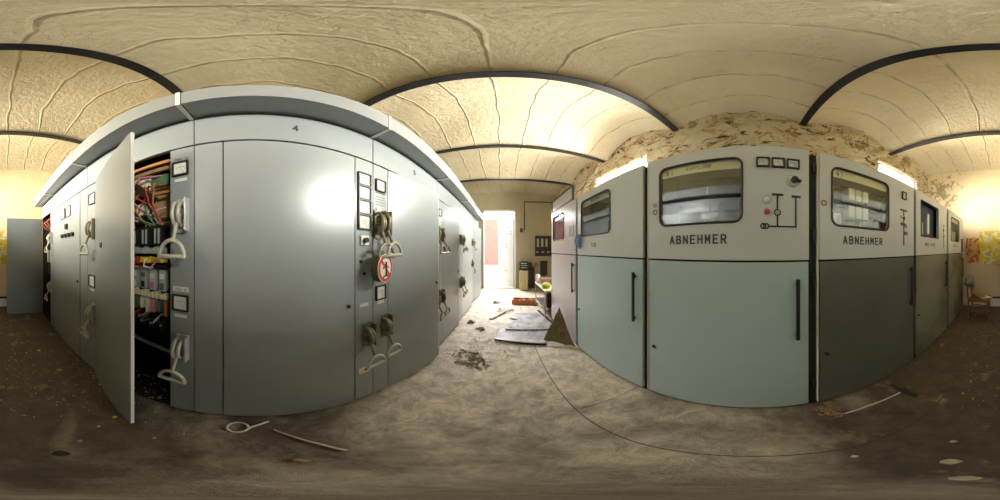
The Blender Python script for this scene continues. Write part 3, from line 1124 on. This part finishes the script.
# sixth, seventh, eighth towards the doorway
Y = 1.918
r = left_cabinet(Y, 3.04, 'grey switch cabinet just beyond the one whose door is ajar')
strip(r, 0, .167)
meter(r, .085, 2.02, .1, .1)
switch_handle(r, .085, 1.81, 'handle_dark', 'handle_dark')
switch_handle(r, .085, .95, 'handle_dark', 'handle_dark')
dl = leaf_door(r, 'door', .17, .77, M['grey'], rotz=radians(-2))
MB().box(-.024, .001, .77, .780, ZD0, ZD1).build('edge_trim', M['joint'], dl)
strip(r, .943, 1.122)
for zt in (1.81, .95):
    switch_handle(r, 1.03, zt, 'handle_dark', 'handle_dark')
Y = 3.04
r = left_cabinet(Y, 4.17, 'shiny grey switch cabinet second from the bright doorway, doorway reflection painted into its door')
strip(r, 0, .167)
switch_handle(r, .085, 1.81, 'handle_dark', 'handle_dark')
switch_handle(r, .085, .95, 'handle_dark', 'handle_dark')
leaf_door(r, 'door', .17, .77, M['grey_doorlit'], rotz=radians(-3))
strip(r, .943, 1.13)
for zt in (1.81, 1.25):
    switch_handle(r, 1.03, zt, 'handle_dark', 'handle_dark')
Y = 4.17
r = left_cabinet(Y, 5.30, 'last grey switch cabinet of the left row, beside the bright doorway')
strip(r, 0, .167)
switch_handle(r, .085, 1.81, 'handle_dark', 'handle_dark')
leaf_door(r, 'door', .17, .77, M['grey'], rotz=radians(-9))
strip(r, .943, 1.13)


# ------------------------------------------------------------------ right row (root turned by 180 degrees: local +y is world -y)
XR = .955
ZT = 2.235
WZ0, WZ1 = 1.672, 2.128


def right_cabinet(yA, yB, label, upper='cream', lower='green', win=None, square=False, zt=ZT, ins=None):
    r = empty('relay_cabinet', (XR, yA, 0), pi)
    tag(r, label, 'cabinet', 'relay cabinets of the right row')
    w_ = yA - yB
    D = 1.0
    b = MB()
    t = .012
    b.box(-D, -D + t, 0, w_, .0, zt).box(-D, -.03, 0, t, .0, zt).box(-D, -.03, w_ - t, w_, .0, zt)
    b.box(-D, -.03, 0, w_, 0, .02).box(-.25, -.03, t, w_ - t, 1.40, 1.44)
    b.box(-.5, -.49, t, w_ - t, 1.44, zt - t)
    b.build('cabinet_body', M['dark'], r)
    MB().box(-D, -.004, 0, w_, zt - t, zt).build('top_cover', M[upper], r)
    if win:
        a, c_ = win
        rad = .004 if square else .055
        hole = rrect(a, c_, WZ0, WZ1, rad)
        MB().plate_hole(.004, w_ - .004, 1.437, zt - .004, hole, 0, -.028).build('upper_panel', M[upper], r)
        pts = [(0.001, y, z) for y, z in hole]
        g = MB().tube(pts, .0085, 6, closed=True)
        g.build('window_seal', M['rubber'], r, smooth=True)
        if not square:
            p_ = MB().prism(rrect(a + .004, c_ - .004, WZ0 + .004, WZ1 - .004, rad), 'x', -.012, -.008)
            p_.build('window_pane', M['glassdim' if yA < 0 else 'glasspane'], r)
    else:
        MB().box(-.028, 0, .004, w_ - .004, 1.437, zt - .004).build('upper_panel', M[upper], r)
    dr_ = MB().box(-.028, 0, .006, w_ - .006, .045, 1.424).build('door', M[lower], r, bevel=.003)
    # black pull bar on standoffs and lock
    hb = MB().box(.018, .034, w_ - .095, w_ - .072, .885, 1.32)
    hb.box(0, .02, w_ - .092, w_ - .075, .90, .93).box(0, .02, w_ - .092, w_ - .075, 1.27, 1.30)
    hb.build('pull_handle', M['black'], dr_, bevel=.003)
    lk = MB().cyl((0, .052, .69), (.012, .052, .69), .013, 14)
    lk.obox((.012, .045, .692), (.012, .075, .684), .01, .012)
    lk.build('lock', M['black'], dr_)
    return r, w_


def inside_label(r, a, c_, num, txt=None, col='label'):
    o = MB().box(-.022, -.018, a + .004, c_ - .004, 2.050, 2.138).build('label_strip', M[col], r)
    text_obj(num, .034, (-.017, a + .055, 2.085), M['ink'], o, 'number', bold=.01)
    MB().box(-.018, -.017, a + .088, a + .092, 2.062, 2.112).build('divider_line', M['ink'], o)
    if txt:
        text_obj(txt, .026, (-.017, (a + c_) / 2, 2.090), M['ink'], o, 'lettering', width=.17, bold=.012)
    return o


def lamp(r, y, z, m, rad=.022, name='signal_lamp'):
    o = MB().cyl((0, y, z), (.008, y, z), rad, 20).build(name + '_collar', M['metal'], r)
    bm_ = MB()
    prof = [(.008, rad * .8), (.014, rad * .72), (.019, rad * .5), (.021, rad * .05)]
    bm_.tube([(p[0], y, z) for p in prof], [p[1] for p in prof], 18)
    bm_.build(name, M[m], o, smooth=True)
    return o


def ring(mb, y, z, rad, t=.0042, x=.002):
    mb.tube([(x, a, b) for a, b in circ(y, z, rad)], t, 5, closed=True)


# farthest towards the door
yA = 3.08
r, w_ = right_cabinet(yA, 1.953, 'pale relay cabinet nearest the doorway with an open frame on top', 'pale', 'pale', win=(.12, .68))
inside_label(r, .12, .68, '7', None, 'pale')
MB().box(0, .003, 2.19 - 1.3, 2.19 - 1.3 + .17, 1.70, 1.86).build('notice', M['blue_door'], r)
tf = MB()
for z0 in (2.245, 2.47):
    tf.box(-.03, 0, .02, w_ - .12, z0, z0 + .02)
for y0 in (.02, w_ - .14):
    tf.box(-.03, 0, y0, y0 + .02, 2.24, 2.49)
tf.build('top_frame', M['black'], r)
MB().box(-.02, -.012, .04, w_ - .14, 2.262, 2.47).build('top_panel', M['pale'], r)

yA = 1.907
r, w_ = right_cabinet(yA, .796, 'relay cabinet with blue rag at its window corner, green-grey door below', 'cream', 'green', win=(.11, .70))
inside_label(r, .11, .70, '6', 'KUPPLUNG', 'relay')
text_obj('TG', .045, (.0012, 1.907 - 1.51, 1.556), M['ink'], r, width=.10)
MB().box(-.2, -.14, .2, .6, 1.86, 1.90).build('inner_rail', M['black'], r)

yA = .742
r, w_ = right_cabinet(yA, -.35, 'relay cabinet with black mimic diagram, three meters and a red lamp', 'cream', 'green', win=(.105, .672))
inside_label(r, .105, .672, '5', 'KUPPLUNG')
text_obj('ABNEHMER', .060, (.0012, yA - .36, 1.568), M['ink'], r, width=.39, bold=.006)
for k in range(3):
    meter(r, yA + .056 + .0925 * k, 2.087, .080, .078)
for zz in (1.835, 1.783):
    o = MB()
    ring(o, .062, zz, .012 if zz > 1.8 else .017, .004)
    o.build('lock_ring', M['bake'], r)
o = MB().cyl((0, yA + .24, 1.955), (.010, yA + .24, 1.955), .042, 28).build('selector_switch', M['metal'], r)
k_ = MB().cyl((.010, yA + .24, 1.955), (.016, yA + .24, 1.955), .034, 24)
k_.build('switch_face', M['trimwhite'], o)
k_ = MB().cyl((.016, yA + .245, 1.955), (.04, yA + .245, 1.955), .022, 18).obox((.03, yA + .245, 1.955), (.03, yA + .285, 1.945), .02, .014)
k_.build('switch_knob', M['black'], o)
mm = MB()
X0, X1 = 0, .003
mm.box(X0, X1, yA + .139, yA + .149, 1.645, 1.848).box(X0, X1, yA + .110, yA + .180, 1.843, 1.857)
mm.box(X0, X1, yA + .254, yA + .264, 1.645, 1.842).box(X0, X1, yA + .232, yA + .290, 1.836, 1.851)
mm.box(X0, X1, yA + .085, yA + .264, 1.639, 1.649)
mm.build('mimic_diagram', M['black'], r)
mm = MB()
ring(mm, yA + .144, 1.732, .018)
mm.build('diagram_symbol', M['black'], r)
MB().cyl((.0, yA + .144, 1.732), (.004, yA + .144, 1.732), .015, 18).build('symbol_disc', M['relay'], r)
mm = MB()
ring(mm, yA + .058, 1.645, .015)
ring(mm, yA + .076, 1.645, .015)
mm.build('transformer_symbol', M['black'], r)
lamp(r, yA + .081, 1.812, 'trimwhite', .027)
lamp(r, yA + .081, 1.735, 'red', .022)

yA = -.416
r, w_ = right_cabinet(yA, -1.513, 'dull olive relay cabinet with white terminals behind its window', 'cream', 'olive', win=(.096, .665))
inside_label(r, .096, .665, '4')
text_obj('ABNEHMER', .062, (.0012, .385, 1.572), M['ink'], r, width=.40, bold=.006)
MB().box(-.18, -.12, .11, .65, 1.86, 1.90).build('inner_rail', M['black'], r)
for q in range(2):
    for s_ in range(3):
        MB().box(-.14, -.05, .27 + .07 * s_, .325 + .07 * s_, 1.75 + .15 * q, 1.85 + .15 * q).build('terminal_block', M['label' if (q, s_) == (1, 1) else 'white'], r)
for q in range(3):
    MB().box(-.2, -.15, .12 + .18 * q, .26 + .18 * q, 1.69, 1.80).build('inner_relay', M['relay'], r)
MB().box(-.1, -.05, .57, .64, 1.70, 1.76).build('inner_relay', M['black'], r)
o = MB()
ring(o, .035, 1.822, .017, .005)
o.build('lock_ring', M['bake'], r)
meter(r, .90, 2.075, .07, .085)
mm = MB()
mm.box(0, .003, .893, .907, 1.56, 1.91).box(0, .003, .840, .960, 1.904, 1.920)
mm.prism([(.888, 1.575), (.912, 1.575), (.90, 1.54)], 'x', 0, .004)
for zz, dy in ((1.83, 0), (1.76, 0)):
    ring(mm, .90 + dy, zz, .017)
ring(mm, .935, 1.75, .015)
ring(mm, .925, 1.672, .014)
ring(mm, .948, 1.672, .014)
mm.box(0, .003, .90, .915, 1.669, 1.674)
mm.build('mimic_diagram', M['black'], r)
lamp(r, .862, 1.84, 'white', .018)
lamp(r, .862, 1.765, 'red', .018)

yA = -1.556
r, w_ = right_cabinet(yA, -2.571, 'relay cabinet with a square dark blue window opening and a tiny diagram', 'cream', 'olive_warm', win=(.116, .63), square=True)
text_obj('REIHE', .045, (.0012, .37, 1.573), M['ink'], r, width=.30, bold=.006)
MB().box(-.08, -.04, .15, .24, 1.70, 1.86).build('inner_relay', M['relay'], r)
MB().box(-.08, -.04, .36, .42, 1.72, 2.0).build('inner_relay', M['white'], r)
MB().box(-.10, -.08, .10, .645, 1.66, 2.14).build('inner_board', mat('dark_blue_board', (.06, .085, .15), (.09, .11, .17), rough=.5, scale=10), r)
mm = MB()
mm.box(0, .003, .85, .857, 1.52, 1.90).box(0, .003, .81, .90, 1.898, 1.908)
ring(mm, .853, 1.82, .02)
mm.build('mimic_diagram', M['ink'], r)
lamp(r, .853, 1.72, 'red', .018)

yA = -2.64
r, w_ = right_cabinet(yA, -3.66, 'last relay cabinet of the right row, beside the old wooden chair', 'cream', 'olive_warm', win=(.143, .677))
inside_label(r, .143, .677, '2', None)
MB().box(-.16, -.06, .19, .62, 1.69, 1.88).build('inner_relay', M['relay'], r)
text_obj('REIHE', .04, (.0012, .42, 1.575), mat('red_brown_lettering', (.30, .10, .03), rough=.6), r, width=.28, bold=.01)
MB().box(0, .02, .86, .93, 1.45, 1.75).build('switch_box', M['rubber'], r)

# dark rubber-lined joints between the cabinets
for k, (a, c_) in enumerate(((1.953, 1.907), (.796, .742), (-.35, -.416), (-1.513, -1.556), (-2.571, -2.64))):
    b = MB().box(XR + .03, XR + .06, c_ + .001, a - .001, 0.0, ZT - .02)
    o = b.build('filler_strip', M['dark'])
    tag(o, ['dark joint strip between the pale cabinet and the one with the blue rag',
            'dark joint strip between the blue-rag cabinet and the one with the red lamp',
            'dark joint strip between the two cabinets lettered ABNEHMER',
            'dark joint strip beside the square dark blue window cabinet, nearer the camera',
            'dark joint strip before the last right-hand cabinet by the chair'][k], 'joint strip', 'joint strips of the right row')
    if k in (1, 2):
        for zz in (.3, 1.25, 1.55, 2.05):
            hb = MB()
            hb.cyl((XR + .01, (a + c_) / 2, zz), (XR + .01, (a + c_) / 2, zz + .09), .008, 8)
            hb.box(XR + .008, XR + .03, (a + c_) / 2 - .004, (a + c_) / 2 + .004, zz + .01, zz + .08)
            hb.build('hinge', M['steel'], o)
        MB().box(XR - .0, XR + .03, c_ + .003, c_ + .010, .04, ZT - .02).build('edge_trim', M['joint'], o)

# blue rag
rg = MB()
for k in range(5):
    rg.tube([(.93 - .012 * (k % 2), 1.79 + .020 * k, 1.70), (.915, 1.785 + .026 * k, 1.63), (.925, 1.795 + .021 * k, 1.55 + .01 * (k % 3)), (.94, 1.80 + .018 * k, 1.51 + .012 * k)], [.012, .019, .016, .005], 7)
tag(rg.build('rag', M['blue'], smooth=True), 'crumpled blue rag stuck in the joint beside a cabinet window', 'rag')

# ------------------------------------------------------------------ the far end by the front wall
o = MB().tube([(.80, YF - .02, 2.2), (.80, YF - .02, 3.42), (1.95, YF - .02, 3.45)], .018, 8).build('conduit_pipe', M['steel'], smooth=True)
tag(o, 'thin dark conduit bent along the khaki wall beside the doorway', 'pipe')
r = empty('wall_switch', (.68, YF, 2.2))
tag(r, 'small dark switch on the khaki wall right of the doorway', 'switch')
MB().box(-.05, .05, -.05, 0, -.02, .14).build('switch_box', M['rubber'], r, bevel=.008)
MB().box(-.015, .015, -.062, -.05, .03, .08).build('rocker', M['black'], r)
MB().box(.09, .16, -.03, 0, .0, .06).build('socket', M['trimwhite'], r, bevel=.005)
r = empty('fuse_board', (1.57, YF, 1.26))
tag(r, 'black fuse board with pale fuses on the khaki wall', 'fuse board')
MB().box(-.35, .36, -.06, -.001, 0, .80).build('back_plate', M['rubber'], r, bevel=.006)
for k in range(4):
    MB().box(-.29 + .17 * k, -.21 + .17 * k, -.10, -.06, .36, .68).build('fuse', M[['relay', 'paper', 'relay', 'rubber'][k]], r, bevel=.006)
for k in range(6):
    MB().cyl((-.28 + .11 * k, -.10, .16), (-.28 + .11 * k, -.06, .16), .038, 14).build('fuse_cap', M['black' if k % 2 else 'relay'], r)
r = empty('ventilation_unit', (.82, YF, .78))
tag(r, 'black unit with pale stripes hung above the beige cupboard', 'unit')
MB().box(-.20, .08, -.25, 0, .0, .30).build('case', M['black'], r, bevel=.01)
for k in range(3):
    MB().box(-.17, .05, -.255, -.25, .05 + .08 * k, .075 + .08 * k).build('stripe', M['relay'], r)
MB().cyl((.16, -.2, .15), (.16, 0, .15), .11, 20).build('fan_drum', M['black'], r)
r = empty('cupboard', (.74, YF - .20, 0))
tag(r, 'beige cupboard with dangling yellow cables against the khaki wall', 'cupboard')
MB().box(-.15, .14, -.18, .20, 0.02, .74).build('case', M['beige'], r, bevel=.006)
MB().box(-.14, .13, -.19, -.182, .04, .72).build('door', M['beige'], r)
for k in range(3):
    MB().tube([(-.1 + .07 * k, -.2, .70), (-.05 + .06 * k, -.21, .45), (-.1 + .09 * k, -.205, .25), (-.02 + .05 * k, -.2, .05)], .006, 6).build('cable', M['yellow'], r)
o = MB().box(.98, 1.18, YF - .12, YF - .02, .02, .80).build('panel_board', M['rubber'], bevel=.005)
tag(o, 'narrow dark panel standing right of the beige cupboard', 'panel')
o = MB().box(1.42, 1.70, YF - .07, YF, .50, 1.07).build('wall_box', M['rubber'], bevel=.008)
tag(o, 'brown wall box below the black fuse board', 'box')
o = MB().box(1.20, 1.38, YF - .05, YF, .85, 1.0).build('notice_plate', M['bake'], bevel=.003)
tag(o, 'small ochre plate on the khaki wall between fuse board and cupboard', 'plate')

# work table
r = empty('work_table', (1.12, 3.62, 0))
tag(r, 'light metal work table behind the pale cabinet, cluttered top', 'table')
tx, ty = .30, .50
MB().box(-tx, tx, -ty, ty, .63, .65).build('table_top', M['label'], r, bevel=.003)
for sx in (-1, 1):
    for sy in (-1, 1):
        MB().tube([(sx * (tx - .02), sy * (ty - .03), 0), (sx * (tx - .02), sy * (ty - .03), .63)], .012, 8).build('leg', M['metal'], r)
MB().box(-tx + .02, tx - .02, -ty + .03, ty - .03, .20, .21).build('shelf', M['metal'], r)
o = MB().tube([(.92, 3.36, .652), (.92, 3.36, .68), (.92, 3.36, .74), (.92, 3.36, .78)], [.06, .10, .10, .05], 16).build('pouch', mat('olive_yellow_bag', (.40, .42, .05), (.28, .30, .04), rough=.6, scale=20), smooth=True)
tag(o, 'bulging olive-yellow bag on the near end of the work table', 'bag')
o = MB().box(.88, 1.20, 3.62, 3.92, .652, .80).build('toolbox', mat('brown_red_case', (.14, .06, .05), (.22, .16, .14), rough=.5, scale=12), bevel=.015)
tag(o, 'dark reddish brown case on the middle of the work table', 'box')
o = MB().cyl((.88, 4.02, .652), (.88, 4.02, .86), .055, 18, .05).build('jar', M['trimwhite'], smooth=True)
tag(o, 'pale plastic jar on the far end of the work table', 'jar')
o = MB().box(.90, 1.02, 3.24, 3.32, .212, .55).build('canister', mat('dark_red_canister', (.10, .02, .03), (.05, .02, .02), rough=.4, scale=12), bevel=.02)
tag(o, 'tall dark red canister on the lower shelf of the work table', 'canister')

# orange crate with paper
r = empty('crate', (.55, 4.28, 0), radians(-14))
tag(r, 'shallow orange-brown crate filled with scraps on the floor by the doorway', 'crate')
b = MB()
b.box(-.31, .31, -.14, .14, 0, .012)
b.box(-.31, .31, -.14, -.125, .012, .13).box(-.31, .31, .125, .14, .012, .13).box(-.31, -.295, -.125, .125, .012, .13).box(.295, .31, -.125, .125, .012, .13)
b.build('crate_body', M['crate'], r, bevel=.002)
b = MB()
rng = random.Random(2)
for k in range(26):
    a, c_ = rng.uniform(-.25, .25), rng.uniform(-.10, .10)
    z0 = .05 + rng.uniform(0, .06)
    b.obox((a, c_, z0), (a + rng.uniform(-.07, .07), c_ + rng.uniform(-.04, .04), z0 + rng.uniform(-.02, .06)), .03, .006)
o = b.build('scrap_filling', M['paper'])
o.location = (.55, 4.28, 0)
o.rotation_euler = (0, 0, radians(-14))
tag(o, 'pale paper scraps heaped inside the orange-brown crate', 'scraps', kind='stuff')

# fallen sheet
r = empty('metal_sheet', (.33, 2.75, 0))
tag(r, 'dented grey metal sheet lying flat on the floor, dusted white', 'metal sheet')
b = MB()
pts = [(-.45, -.38), (.25, -.62), (.55, .15), (.42, .75), (-.05, .78), (-.22, .5), (-.05, .42), (-.36, .1)]
b.prism(pts, 'z', .018, .026)
b.build('sheet', M['sheet'], r)
b = MB().obox((-.46, -.40, .025), (.25, -.64, .028), .02, .035)
b.build('folded_edge', M['steel'], r)
b = MB().obox((-.30, -.05, .040), (.50, -.18, .045), .025, .02)
b.build('crease', M['sheet'], r)
b = MB().obox((.0, .70, .03), (-.32, .25, .01), .06, .015)
o = b.build('board', M['rubber'])
o.location = (.05, 2.95, .01)
tag(o, 'short dark strip of wood lying left of the dented sheet', 'board')
b = MB().obox((.80, 3.62, .02), (.93, 2.78, .02), .04, .03)
o = b.build('plank', M['rubber'])
tag(o, 'narrow dark slat on the floor right of the dented sheet', 'plank')

# mossy triangular board leaning on the pale cabinet
b = MB()
A, B_, T = Vector((.57, 2.20, .06)), Vector((.935, 1.93, .01)), Vector((.915, 2.50, .50))
g = random.Random(21)
loop = []
for P_, Q_ in ((A, B_), (B_, T), (T, A)):
    for k in range(7):
        p = P_.lerp(Q_, k / 7)
        if k:
            p = p + ((A + B_ + T) / 3 - p) * g.uniform(-.05, .10)
        loop.append(p)
nrm = (B_ - A).cross(T - A).normalized() * .022
n_ = len(loop)
cen = (A + B_ + T) / 3 - nrm * 1.6
vs = loop + [p + nrm for p in loop] + [cen, cen + nrm * 2.4]
b.add(vs, [(k, (k + 1) % n_, 2 * n_) for k in range(n_)] + [((k + 1) % n_ + n_, k + n_, 2 * n_ + 1) for k in range(n_)] + [(k, k + n_, (k + 1) % n_ + n_, (k + 1) % n_) for k in range(n_)])
tag(b.build('triangular_board', M['moss']), 'mossy brown triangular board leaning against the pale cabinet', 'board')
b = MB().box(.66, .88, 2.26, 2.40, 0, .05)
tag(b.build('block', M['dark'], bevel=.02), 'dark block lying under the leaning triangular board', 'block')

# ------------------------------------------------------------------ back end: posters, chair
def sheet(name, x0, x1, z0, z1, y, m, seed, label):
    rg_ = random.Random(seed)
    vs, fs = [], []
    n, k_ = 12, 10
    for i in range(n + 1):
        for j in range(k_ + 1):
            u, v = i / n, j / k_
            ex = .012 * sin(9 * v + seed) * (1 if i in (0, n) else 0)
            vs.append((x0 + (x1 - x0) * u + ex - (x0 + x1) / 2, .004 + .008 * sin(5 * u + 7 * v + seed) ** 2, z0 + (z1 - z0) * v + .01 * sin(11 * u + seed) * (1 if j in (0, k_) else 0) - (z0 + z1) / 2))
    for i in range(n):
        for j in range(k_):
            a = i * (k_ + 1) + j
            fs.append((a, a + 1, a + k_ + 2, a + k_ + 1))
    off = len(vs)
    vs += [(p[0], p[1] - .002, p[2]) for p in vs]
    fs += [tuple(off + q for q in reversed(f)) for f in fs[:n * k_]]
    o = MB().add(vs, fs).build(name, m, fix=False, smooth=True)
    o.location = ((x0 + x1) / 2, y, (z0 + z1) / 2)
    return tag(o, label, 'poster')


sheet('poster', .60, .97, 1.17, 1.81, YB + .004, M['poster_orange'], 3, 'faded orange-brown poster pinned on the cream back wall')
sheet('poster', -.10, .615, 1.14, 1.985, YB + .016, M['poster_yellow'], 8, 'large yellow and white poster pinned on the cream back wall')

r = empty('wooden_chair', (.52, -3.35, 0), 0)
tag(r, 'old reddish wooden chair with rubbish on its seat by the last right cabinet', 'chair')
hw, hd = .19, .20
for sy in (-1, 1):
    MB().tube([(hd, sy * hw, 0), (hd - .01, sy * hw, .44), (hd + .04, sy * hw, .93)], [.017, .019, .014], 8).build('rear_leg', M['wood'], r, smooth=True)
    MB().tube([(-hd, sy * hw, 0), (-hd, sy * hw, .42)], [.015, .020], 8).build('front_leg', M['wood'], r, smooth=True)
    MB().obox((-hd, sy * hw, .20), (hd, sy * hw, .22), .014, .022).build('stretcher', M['wood'], r)
MB().box(-hd - .03, hd + .01, -hw - .03, hw + .03, .42, .45).build('seat', M['wood'], r, bevel=.008)
for zz in (.70, .86):
    MB().obox((hd + .02 + (zz - .7) * .1, -hw, zz), (hd + .02 + (zz - .7) * .1, hw, zz), .016, .07).build('back_rail', M['wood'], r)
b = MB()
b.tube([(.76, -3.52, .80), (.74, -3.40, .84), (.73, -3.25, .82), (.76, -3.12, .80)], [.05, .09, .085, .04], 10)
b.tube([(.72, -3.38, .82), (.66, -3.34, .72), (.68, -3.33, .62)], [.06, .05, .02], 8)
tag(b.build('jacket', M['cloth'], smooth=True), 'crumpled grey-green jacket slung over the wooden chair back', 'jacket')
o = MB().obox((.44, -3.42, .475), (.62, -3.28, .55), .22, .05).build('parcel', M['bake'], bevel=.008)
tag(o, 'tilted ochre cardboard parcel on the chair seat', 'parcel')
o = MB().obox((.33, -3.45, .462), (.50, -3.3, .475), .2, .02).build('folded_newspaper', M['label'], bevel=.003)
tag(o, 'yellowed folded newspaper on the front of the chair seat', 'newspaper')

# ------------------------------------------------------------------ things lying on the floor
cc = MB()
pts = [(-.730 + .056 * cos(a), -.074 + .050 * sin(a), .008 + .002 * (k % 2)) for k, a in enumerate([2 * pi * q / 22 + 1.3 for q in range(22)])]
cc.tube(pts + [pts[0], (-.735, -.01, .012), (-.765, .03, .012), (-.80, .075, .010)], .0075, 7)
tag(cc.build('cable_loop', M['cable_white'], smooth=True), 'dirty white cable bent into a ring at the foot of cabinet 4', 'cable')
b = MB().tube([(-.70, .09, .008), (-.60, .16, .010), (-.50, .22, .012), (-.40, .265, .010)], [.004, .006, .007, .009], 7)
tag(b.build('stick', M['paper'], smooth=True), 'long pale straight stick on the floor near the cable ring', 'stick')
b = MB().obox((-.375, .10, .012), (-.345, .125, .014), .03, .018)
tag(b.build('wood_chip', M['bake'], bevel=.004), 'small orange-brown chip lying alone in front of the pale stick', 'chip')
r = empty('broom', (.72, -.75, 0))
tag(r, 'white stick tool with a dark crossbar and frayed end on the floor', 'tool')
MB().tube([(.035, .26, .012), (.03, .1, .018), (.01, -.08, .022), (-.005, -.19, .026)], .0075, 7).build('tool_handle', M['cable_white'], r, smooth=True)
MB().obox((.14, -.25, .014), (-.13, -.22, .014), .035, .022).build('crossbar', M['black'], r)
b = MB()
rng = random.Random(4)
for k in range(14):
    b.tube([(.035, .26, .012), (.04 + rng.uniform(-.04, .05), .32 + rng.uniform(-.02, .06), .006 + rng.uniform(0, .012))], .0025, 4)
b.build('frayed_end', M['bake'], r)


def flake(x, y, s, m, name, label, cat, group, seed, z=0.001, flat=.15):
    g = random.Random(seed)
    n = 7
    top = [(s * (.6 + .4 * g.random()) * cos(2 * pi * k / n), s * (.6 + .4 * g.random()) * sin(2 * pi * k / n)) for k in range(n)]
    vs = [(u, v, 0) for u, v in top] + [(u * .85, v * .85, s * flat * (.5 + g.random())) for u, v in top]
    fs = [tuple(range(n))[::-1], tuple(range(n, 2 * n))] + [(k, (k + 1) % n, n + (k + 1) % n, n + k) for k in range(n)]
    o = MB().add(vs, fs).build(name, m)
    o.location = (x, y, z)
    return tag(o, label, cat, group)


cf = lambda px, py: None
chips = [(-.555, -.66, .018, 'yellow', 'yellow wrapper scrap on the floor beside the swung-out cabinet door'),
         (-.62, -.50, .008, 'paper', 'tiny white chip at the tip of the swung-out cabinet door'),
         (-.50, -.36, .009, 'paper', 'white chip on the dark floor in front of the open cabinet, nearer the camera'),
         (-.60, -.28, .008, 'paper', 'white chip on the dark floor between the open cabinet and the cable ring'),
         (-.42, -.62, .012, 'paper', 'pale crumb on the dark floor left of the yellow wrapper scrap'),
         (-.27, -.52, .016, 'bake', 'ochre fragment on the brown floor near a dark flake'),
         (-.55, -1.5, .035, 'bake', 'larger ochre plaster piece on the floor by the cabinet with knobs'),
         (-.80, -1.25, .022, 'bake', 'ochre flake on the floor close to the swung-out door hinge'),
         (-.45, -2.0, .03, 'plaster_chip', 'pale flake on the floor midway to the blue-grey open door'),
         (.30, -1.15, .012, 'paper', 'white crumb on the floor beyond the dark crossbar of the stick tool'),
         (.34, -.25, .014, 'paper', 'white crumb on the floor seam below the olive cabinet'),
         (.12, -.35, .035, 'plaster_chip', 'flat pale plaster scab on the dark floor behind the camera'),
         (.05, -.20, .03, 'plaster_chip', 'flat pale plaster scab closest beneath the camera'),
         (.18, -.55, .02, 'plaster_chip', 'small pale plaster scab near the floor seam'),
         (-.36, .72, .02, 'paper', 'pale crumb on the beige floor in front of the round sign cabinet'),
         (.25, 1.1, .018, 'plaster_chip', 'pale crumb on the beige floor in front of the blue rag cabinet'),
         (-.20, 1.30, .02, 'plaster_chip', 'beige crumb between the leaf heap and the camera'),
         (.62, .25, .012, 'paper', 'white crumb on the duct strip under the ABNEHMER cabinet with red lamp')]
for k, (x_, y_, s, m, lab) in enumerate(chips):
    flake(x_, y_, s, M[m], 'floor_chip', lab, 'chip', 'loose chips scattered on the floor', k)
flake(-.16, -.42, .035, M['dark'], 'dark_flake', 'dark flat flake on the brown floor behind the camera', 'scrap', None, 77)  # flat near-black flake on the floor


def litter(x, y, rad, n, m, label, seed, s0=.012, s1=.035, hh=.05):
    g = random.Random(seed)
    b_ = MB()
    for k in range(n):
        a, q = g.uniform(0, 2 * pi), rad * math.sqrt(g.random())
        u, v = q * cos(a), q * sin(a) * .8
        z = g.random() * hh * (1 - q / rad) + .004
        s = g.uniform(s0, s1)
        d_ = Vector((g.uniform(-1, 1), g.uniform(-1, 1), g.uniform(-.3, .5))).normalized() * s
        p = Vector((u, v, z + abs(d_.z)))
        b_.obox(p - d_, p + d_, s * g.uniform(.3, .8), .003)
    o = b_.build('leaf_litter', m)
    o.location = (x, y, 0)
    return tag(o, label, 'leaf litter', kind='stuff')


litter(-.45, 1.82, .21, 60, M['leaf'], 'heap of dead leaves at the foot of the ajar cabinet door', 1, .016, .045, .03)
litter(-.26, 1.70, .12, 26, M['leaf'], 'smaller clump of dead leaves right of the big leaf heap', 2, .014, .04, .03)
litter(-.62, 3.0, .07, 35, M['leaf'], 'small leaf clump beside the left cabinets halfway to the doorway', 3)
litter(-.40, 2.72, .08, 35, M['leaf'], 'thin leaf scatter between the left cabinets and the dented sheet', 4)
litter(-.20, 4.35, .10, 45, M['leaf'], 'dark leaf clump in the corridor nearest the doorway', 5)
litter(.05, 3.70, .22, 70, M['plaster_chip'], 'pale rubble scatter beyond the dented sheet', 6, .015, .045)
litter(-.10, 2.2, .40, 260, M['paper'], 'white plaster dust and crumbs spread around the dented sheet', 7, .005, .022, .004)
litter(.45, 2.75, .40, 160, M['paper'], 'white plaster crumbs fallen across the dented sheet', 8, .005, .02, .004).location = (.40, 2.75, .028)
litter(.84, -.42, .09, 50, M['bake'], 'ochre crumbs at the frayed end of the white stick tool', 9, .006, .015, .02)
litter(-.40, -1.4, .75, 240, M['plaster_chip'], 'grit and flakes scattered on the dark floor along the left row', 10, .003, .011, .003)
litter(.1, -2.6, .6, 160, M['plaster_chip'], 'grit scattered over the floor towards the back wall', 12, .003, .012, .003)
